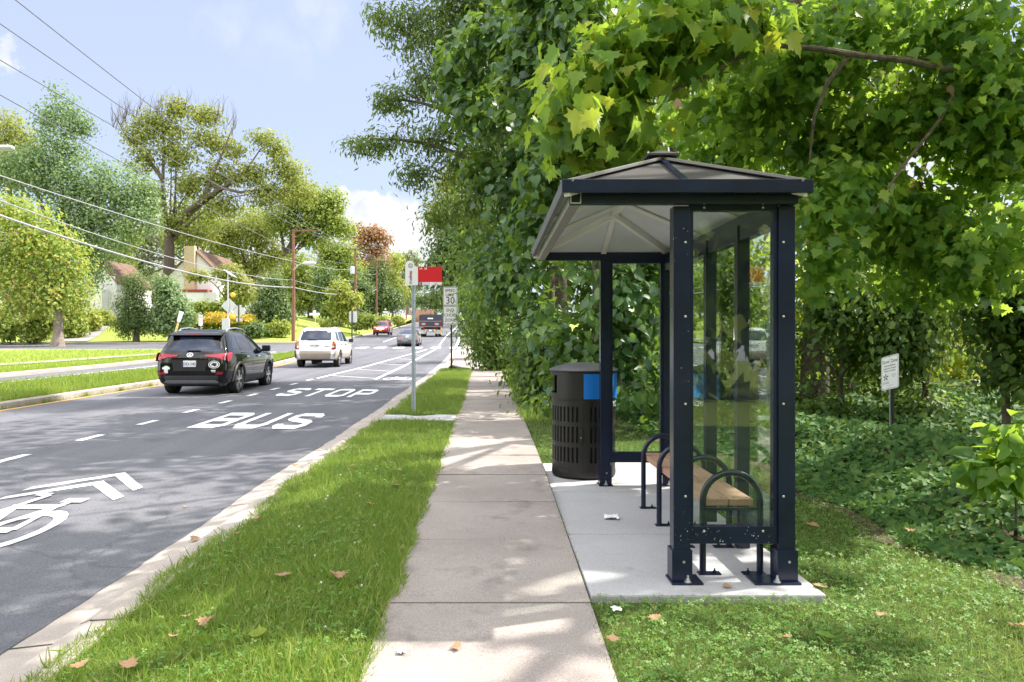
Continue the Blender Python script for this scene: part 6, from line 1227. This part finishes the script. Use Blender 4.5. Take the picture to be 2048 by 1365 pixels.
# ================================================================== GRASS
BLADE = (np.array([(-.04, 0, 0), (.04, 0, 0), (.03, .55, .05), (-.03, .55, .05), (0, 1, .22)], float), [(0, 1, 2), (0, 2, 3), (3, 2, 4)])
TREFOIL = np.array([(0, 0, 0)]+[p for k in range(3) for p in ((.5*math.cos(2.1*k-.55), .5*math.sin(2.1*k-.55), .04), (.62*math.cos(2.1*k), .62*math.sin(2.1*k), .0), (.5*math.cos(2.1*k+.55), .5*math.sin(2.1*k+.55), .04))], float), [f for k in range(3) for f in ((0, 1+3*k, 2+3*k), (0, 2+3*k, 3+3*k))]
def blades(name, X, Y, Z, h, mat, lean=.45, label=None):
    n = len(X); pos = np.stack([X, Y, Z], 1); a = rng.uniform(0, 2*PI, n); nr = np.stack([np.cos(a), np.sin(a), np.zeros(n)], 1)
    tip = nrm(np.array([0, 0, 1.])+rng.normal(size=(n, 3))*np.array([lean, lean, .1])); o = leaves(name, BLADE, pos, nr, tip, h, M[mat]); return tag(o, label, 'grass', None, 'stuff')
def patchy(x, y): return .5+.5*np.sin(x*3.1+np.sin(y*1.7)*1.3)*np.sin(y*2.3+np.sin(x*2.1))
def vz(x, y): return G(y)-.012+.02*np.sin(PI*np.clip((x+1.97)/1.4, 0, 1))
N = 190000; Y = np.exp(rng.uniform(math.log(2.5), math.log(27.4), N)); U = rng.random(N); xl = edge_r(Y)+.5+.05*np.sin(Y*5)*np.sin(Y*1.9); xr = walk_l(Y)+.035+.02*np.sin(Y*7.3); X = xl+(xr-xl)*U
k = ~((Y > 12.02) & (Y < 13.0)) & (rng.random(N) < .55+.45*patchy(X, Y)); X, Y = X[k], Y[k]
blades('verge_grass_blades', X, Y, vz(X, Y), (.018+.03*rng.random(len(X))+.03*patchy(X*1.3+4, Y)+.05*(rng.random(len(X)) < .03))*(1+.02*Y), 'grass', .85, 'green grass of the verge between kerb and walk')
N = 8000; Y = np.exp(rng.uniform(math.log(2.5), math.log(15), N)); X = edge_r(Y)+.6+(walk_l(Y)-edge_r(Y)-.62)*rng.random(N); k = (patchy(X*.8, Y*.8+2)+.2*rng.normal(size=N) > .55) & ~((Y > 12.02) & (Y < 13.0)); X, Y = X[k], Y[k]; n = len(X)
o = leaves('verge_clover', TREFOIL, np.stack([X, Y, vz(X, Y)+.03+.03*rng.random(n)], 1), nrm(np.array([0, 0, 1.])+rng.normal(size=(n, 3))*.35), nrm(rng.normal(size=(n, 3))), .015+.014*rng.random(n), M['clover']); tag(o, 'clover leaves in the verge grass', 'clover', None, 'stuff')
N = 150000; Y = np.exp(rng.uniform(math.log(2.6), math.log(12.), N)); X = walk_r(Y)-.02+(rng.random(N))*(3.2); ix = np.array([ivx(q) for q in Y]); inpad = (X > .55) & (X < 1.95) & (Y > 4.25) & (Y < 8.97)
k = (~inpad) & (X < ix-.2+.12*np.sin(Y*4)+.1*rng.normal(size=len(X))) & (rng.random(N) < .3+.7*patchy(X+2, Y)); X, Y = X[k], Y[k]
blades('lawn_grass_blades', X, Y, lawn_r(X, Y)-.005, (.02+.034*rng.random(len(X)))*(1+.015*Y), 'grass_dull', .85, 'short grass of the lawn around the shelter pad')
N = 26000; Y = np.exp(rng.uniform(math.log(2.6), math.log(10.), N)); X = walk_r(Y)+.03+rng.random(N)*3.1; ix = np.array([ivx(q) for q in Y]); inpad = (X > .56) & (X < 1.94) & (Y > 4.26) & (Y < 8.97)
k = (~inpad) & (X < ix-.15+.1*np.sin(Y*4)+.15*rng.normal(size=len(X))) & (patchy(X*.7+1, Y*.7)+.3*rng.normal(size=len(X)) > .42); X, Y = X[k], Y[k]; n = len(X)
o = leaves('lawn_clover', TREFOIL, np.stack([X, Y, lawn_r(X, Y)+.025+.03*rng.random(n)], 1), nrm(np.array([0, -.1, 1.])+rng.normal(size=(n, 3))*.35), nrm(rng.normal(size=(n, 3))), .014+.016*rng.random(n), M['clover']); tag(o, 'clover leaves in the lawn in front of the shelter', 'clover', None, 'stuff')
N = 9000; Y = rng.uniform(12, 27.5, N); X = walk_r(Y)-.03+rng.random(N)*.8; blades('walk_edge_grass', X, Y, lawn_r(X, Y), .06+.1*rng.random(N), 'grass', .6, 'grass fringe at the right edge of the walk')
N = 26000; Y = rng.uniform(10, 43, N)**1.0; X = med_l(Y)+.1+(med_r(Y)-med_l(Y)-.2)*(1-rng.random(N)**1.6); Z = G(Y)+.07*np.clip(1-((X-(med_l(Y)+med_r(Y))/2)/1.3)**2, 0, 1)
blades('median_grass_blades', X, Y, Z, .1+.1*rng.random(N), 'grass_far', .5, 'sunny grass of the median strip')
N = 900; Y = rng.uniform(10, 24, N); Y = Y+.3*np.sin(Y*4); X = med_r(Y)+.05*rng.random(N); blades('kerb_weeds', X, Y, G(Y)+RD, .06+.12*rng.random(N), 'grass_far', .8, 'weeds growing along the median kerb')
N = 30000; Y = np.exp(rng.uniform(math.log(22), math.log(48), N)); X = edge_l(Y)-.15-14*rng.random(N)**1.5; k = ~((X < np.interp(Y, [10, 30, 42, 49], [-24.5, -19.9, -18.3, -17.6])) & (X > np.interp(Y, [10, 30, 42, 49], [-24.5, -19.9, -18.3, -17.6])-1.2)); X, Y = X[k], Y[k]
blades('far_lawn_blades', X, Y, bank_l(X, Y), .1+.1*rng.random(len(X)), 'grass_far', .5, 'sunny grass of the far lawn')
X = []; Y = []
for jy in joints:
    if jy < 14 and jy > 2:
        n = 26; X += list(rng.uniform(float(walk_l(jy)), float(walk_r(jy)), n)*(.3+.7*rng.random(n)**.2)); Y += list(jy+rng.uniform(-.006, .006, n))
n = 420; yy_ = rng.uniform(4.2, 9, n); X += list(.565+rng.uniform(-.012, .012, n)); Y += list(yy_)
X = np.array(X); Y = np.array(Y); k = patchy(X*2.2, Y*1.3) > .45; X, Y = X[k], Y[k]
blades('joint_grass', X, Y, G(Y)-.012, .012+.024*rng.random(len(X)), 'grass_dull', .9, 'tiny grass growing in the joints of the walk')
N = 9000; Y = np.exp(rng.uniform(math.log(2.5), math.log(14), N)); X = edge_r(Y)+.6+(walk_l(Y)-edge_r(Y)-.62)*rng.random(N); k = (patchy(X*1.1+3, Y*.9+1) > .62) & ~((Y > 12.02) & (Y < 13.0)); X, Y = X[k], Y[k]
blades('dry_grass', X, Y, vz(X, Y), .03+.035*rng.random(len(X)), 'grass_dull', .9, 'paler dry tufts in the verge grass')
# white clover blossoms in the verge
for i in range(16):
    y = random.uniform(3.2, 9); x = random.uniform(-1.7, -.75); b_ = MB(); z = float(vz(x, y)); b_.tube([(x, y, z), (x, y, z+.034)], .0012, 4); b_.lathe([(.002, .03), (.007, .036), (.007, .042), (.003, .047)], 7, (x, y, z)); o = b_.build('clover_blossom', M['blossom']); tag(o, 'tiny white clover blossom in the verge grass', 'flower', 'white clover blossoms in the verge')
# ================================================================== FALLEN LEAVES AND LITTER
def fallen(px, py, size, label, zf, ang=None, col='leaf_dead', tm=PLANE):
    size *= .62
    dz = RD+.0 if zf == 'road' else -.12 if zf == 'gutter' else -.1 if zf == 'lawn' else 0
    x, y = gp(px, py, dz); z = {'road': road_z(y, .012), 'gutter': float(G(y))-.115, 'walk': float(G(y))+.012, 'grass': float(vz(x, y))+.055, 'lawn': float(lawn_r(x, y))+.05, 'pad': PADZ+.01}[zf]
    a = random.uniform(0, 6.28); T, Fc = tm; R = Matrix.Rotation(a, 3, 'Z')@Matrix.Rotation(random.uniform(-.25, .25), 3, 'X')@Matrix.Rotation(random.uniform(-.2, .2), 3, 'Y'); cv = random.uniform(.5, 1.6)
    me = bpy.data.meshes.new('fallen_leaf'); vs = [tuple(R@Vector((t[0]*size*random.uniform(.85, 1.1), (t[1]-.4)*size, (abs(t[2])*2.0*cv+.25*cv*(t[1]-.4)**2)*size))) for t in T]
    me.from_pydata(vs, [], Fc); o = link('fallen_leaf', me, M[col]); o.location = (x, y, z); return tag(o, label, 'leaf', 'fallen leaves')
for a in ((389, 1079, .14, 'curled tan leaf lying on the pale gutter concrete', 'gutter'), (371, 1016, .07, 'small tan leaf alone on the asphalt near the gutter', 'road'), (567, 1170, .15, 'greyish purple leaf, point up, in the middle of the verge grass', 'grass'), (675, 1172, .17, 'large orange-brown leaf in the verge close to the walk', 'grass'), (410, 1270, .14, 'brown leaf in the sunny verge grass', 'grass'), (590, 940, .12, 'pale leaf in the verge grass nearest the bus pad', 'grass'), (706, 943, .13, 'tan leaf in the verge level with the litter bin', 'grass'), (790, 982, .16, 'pink-tan curled leaf at the walk edge of the verge', 'grass'), (738, 1024, .12, 'dark brown leaf in the clover of the verge', 'grass'), (515, 1050, .12, 'dark leaf near the kerb edge of the verge', 'grass'), (477, 1081, .1, 'small tan leaf in the verge beside the curled gutter leaf', 'grass'), (799, 951, .1, 'small leaf at the edge of the verge above the pink-tan leaf', 'grass'), (805, 1102, .1, 'rolled tan leaf where the walk meets the verge', 'walk'), (912, 1299, .1, 'tan leaf on the nearest sunlit paving slab', 'walk'), (255, 1355, .14, 'tan leaf in the verge at the bottom left', 'grass'), (160, 1352, .13, 'grey leaf in the verge at the bottom left corner', 'grass'), (348, 1297, .09, 'small orange leaf in the sunny verge', 'grass'), (375, 1255, .1, 'brown leaf beside the sunny patch of the verge', 'grass'), (1310, 1285, .11, 'pinkish brown leaf in the clover lawn', 'lawn'), (1225, 1330, .11, 'brown leaf at the right edge of the nearest slab', 'lawn'), (1625, 1052, .18, 'large orange-brown leaf on the lawn beside the shelter post', 'lawn'), (1570, 1330, .1, 'small tan leaf in the lawn at the bottom', 'lawn'), (1640, 1213, .13, 'pale curled leaf just off the pad corner', 'lawn'), (1820, 1065, .13, 'brown leaf near the ivy edge', 'lawn'), (1990, 1130, .14, 'brown leaf on the bare soil at the right edge', 'lawn'), (1765, 1280, .1, 'small brown leaf in the shaded lawn', 'lawn'), (2040, 1310, .16, 'dark red-brown leaf at the bottom right corner', 'lawn'), (1455, 1215, .1, 'tan leaf in the clover by the pad edge', 'lawn'), (1545, 1040, .1, 'tan leaf behind the bench hoop', 'lawn'), (885, 912, .1, 'tan leaf at the walk edge near the far slabs', 'walk')):
    fallen(*a)
fallen(517, 1292, .16, 'single pale green leaf lying in the sunny verge', 'grass', col='leaf_bright', tm=HEART); fallen(1655, 1326, .17, 'broad green leaf lying in the clover lawn', 'lawn', col='leaf_plane', tm=OVAL)
for px, py, s_, lab, zf in ((1222, 1037, .11, 'crumpled white paper scrap on the shelter pad', 'pad'), (1546, 1043, .09, 'white paper scrap on the ground behind the shelter glass', 'pad2'), (804, 1305, .045, 'small white litter scrap on the nearest slab', 'walk'), (1233, 1253, .05, 'small white litter scrap in the lawn', 'lawn')):
    if zf == 'pad': y = (H-PADZ)*F/(py-HZ); x = (px-CX)/F*y; z = PADZ+.003
    elif zf == 'pad2': y = 6.3; x = 2.05; z = float(lawn_r(x, y))+.06
    else: x, y = gp(px, py, 0 if zf == 'walk' else -.05); z = float(G(y))+.006 if zf == 'walk' else float(lawn_r(x, y))+.06
    mb = MB(); n = 5; g_ = [(x+s_*(i/n-.5)+random.uniform(-.1, .1)*s_, y+s_*1.3*(j/n-.5)+random.uniform(-.1, .1)*s_, z+random.uniform(0, .25)*s_) for j in range(n+1) for i in range(n+1)]
    mb.add(g_, [(j*(n+1)+i, j*(n+1)+i+1, (j+1)*(n+1)+i+1, (j+1)*(n+1)+i) for j in range(n) for i in range(n)]); o = mb.build('paper_scrap', M['paper']); tag(o, lab, 'litter', 'paper scraps')

# every bolt, screw, plate, rail and insulator a part of its own
def split_loose(o):
    me = o.data; n = len(me.vertices); par = list(range(n))
    def find(x):
        while par[x] != x: par[x] = par[par[x]]; x = par[x]
        return x
    for e in me.edges: par[find(e.vertices[0])] = find(e.vertices[1])
    groups = {}
    for p in me.polygons: groups.setdefault(find(p.vertices[0]), []).append(p)
    if len(groups) < 2: return
    nm = o.name.split('.')[0]; par_o = o.parent; mw = o.matrix_basis.copy(); mats = list(me.materials)
    for ps in groups.values():
        ids = sorted({v for p in ps for v in p.vertices}); mp = {v: i for i, v in enumerate(ids)}
        m2 = bpy.data.meshes.new(nm); m2.from_pydata([me.vertices[v].co[:] for v in ids], [], [[mp[v] for v in p.vertices] for p in ps])
        for q in mats: m2.materials.append(q)
        for q, p in zip(m2.polygons, ps): q.use_smooth = p.use_smooth; q.material_index = p.material_index
        c = bpy.data.objects.new(nm, m2); COL.objects.link(c); c.parent = par_o; c.matrix_basis = mw
    bpy.data.objects.remove(o)
for o in list(COL.objects):
    if o.type == 'MESH' and o.name.split('.')[0] in ('anchor_bolt', 'foot_plate', 'screw', 'back_rail', 'glass_frame', 'insulator', 'bolt', 'bottom_rail', 'beam_end_trim', 'bus_emblem', 'post_foot'): split_loose(o)

# ================================================================== LIGHT, SKY, CAMERA
SUN_EL = 50; sv = Vector((.93, .32, 0)).normalized()*math.cos(math.radians(SUN_EL)); sv.z = math.sin(math.radians(SUN_EL))
ld = bpy.data.lights.new('sun', 'SUN'); ld.energy = 4.3; ld.angle = math.radians(.53); ld.color = (1, .94, .84)
lo = bpy.data.objects.new('sun', ld); COL.objects.link(lo); lo.rotation_euler = sv.to_track_quat('Z', 'Y').to_euler(); lo.location = (20, 0, 30)
w = bpy.data.worlds.new('World'); sc.world = w; w.use_nodes = True; nt = w.node_tree; bg = nt.nodes['Background']
sky = nt.nodes.new('ShaderNodeTexSky'); sky.sky_type = 'NISHITA'; sky.sun_disc = False; sky.sun_elevation = math.radians(SUN_EL); sky.sun_rotation = math.atan2(sv.x, sv.y); sky.air_density = 1.0; sky.dust_density = 1.0; sky.ozone_density = 1.2
tc = nt.nodes.new('ShaderNodeTexCoord'); nv = nt.nodes.new('ShaderNodeVectorMath'); nv.operation = 'NORMALIZE'; nt.links.new(tc.outputs['Generated'], nv.inputs[0])
def vm(op, a, b=None):
    n = nt.nodes.new('ShaderNodeVectorMath'); n.operation = op; nt.links.new(a, n.inputs[0])
    if b is not None:
        if isinstance(b, tuple): n.inputs[1].default_value = b
        else: nt.links.new(b, n.inputs[1])
    return n
def math_(op, a, b):
    n = nt.nodes.new('ShaderNodeMath'); n.operation = op
    for i, q in enumerate((a, b)):
        if isinstance(q, (int, float)): n.inputs[i].default_value = q
        else: nt.links.new(q, n.inputs[i])
    return n.outputs[0]
def tex(scale, det, rough=.6):
    n = nt.nodes.new('ShaderNodeTexNoise'); n.inputs['Scale'].default_value = scale; n.inputs['Detail'].default_value = det; n.inputs['Roughness'].default_value = rough; nt.links.new(nv.outputs[0], n.inputs['Vector']); return n
n1 = tex(14, 6, .62); off = vm('SUBTRACT', n1.outputs['Color'], (.5, .5, .5)); off2 = vm('MULTIPLY', off.outputs[0], (.14, .14, .11)); dirw = vm('ADD', nv.outputs[0], off2.outputs[0])
def clouds(items, wsrc):
    acc = None
    for d, r, a in items:
        ds = vm('DISTANCE', wsrc, tuple(Vector(d).normalized()))
        mr = nt.nodes.new('ShaderNodeMapRange'); mr.interpolation_type = 'SMOOTHSTEP'; nt.links.new(ds.outputs['Value'], mr.inputs[0])
        mr.inputs[1].default_value = r*1.15; mr.inputs[2].default_value = r*.6 if a > .5 else 0; mr.inputs[3].default_value = 0; mr.inputs[4].default_value = a
        acc = mr.outputs[0] if acc is None else math_('MAXIMUM', acc, mr.outputs[0])
    return acc
near = clouds([((px-CX, F, HZ-py), r/F, a) for px, py, r, a in ((735, 395, 42, 1), (690, 372, 26, .9), (780, 455, 60, 1), (720, 445, 42, 1), (830, 500, 80, 1), (700, 500, 60, .9), (780, 560, 90, .9), (22, 112, 34, .85), (470, 42, 60, .3), (650, 20, 70, .28), (560, 95, 60, .16), (340, 560, 160, .7), (500, 520, 120, .6), (1850, 350, 180, .9), (1300, 300, 200, .8))], dirw.outputs[0])
# unseen bright clouds added overhead and around the camera to fill the shade
fill_clouds = clouds([((0, 0, 1), .78, 1), ((-.3, -1, .55), .62, 1), ((-1, -.2, .6), .5, 1), ((.5, -1, .4), .45, 1), ((1, -.1, .25), .35, 1)], dirw.outputs[0])
n2 = tex(30, 5); shade = ramp(nt, n2.outputs[0], [(.35, (2.6, 2.7, 2.95)), (.6, (3.5, 3.5, 3.5))])
n3 = tex(5, 5); fill_tone = ramp(nt, n3.outputs[0], [(.35, (4.2, 4.4, 4.9)), (.65, (14.5, 14.3, 14))])
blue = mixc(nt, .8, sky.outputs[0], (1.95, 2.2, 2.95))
colr = mixc(nt, near, blue, shade); colr = mixc(nt, fill_clouds, colr, fill_tone); nt.links.new(colr, bg.inputs['Color']); bg.inputs['Strength'].default_value = .15
cd = bpy.data.cameras.new('camera'); co = bpy.data.objects.new('camera', cd); COL.objects.link(co); co.location = (0, 0, H); co.rotation_euler = (PI/2, 0, 0)
cd.sensor_width = 36; cd.lens = F/2048*36; cd.shift_x = (1024-CX)/2048; cd.shift_y = -(682.5-HZ)/2048; cd.clip_end = 5000; cd.clip_start = .05; sc.camera = co
sc.view_settings.view_transform = 'Standard'; sc.view_settings.look = 'None'; sc.view_settings.exposure = 1.15; sc.view_settings.gamma = 1
sc.cycles.max_bounces = 8; sc.cycles.diffuse_bounces = 4; sc.cycles.glossy_bounces = 4; sc.cycles.transmission_bounces = 4; sc.cycles.transparent_max_bounces = 16
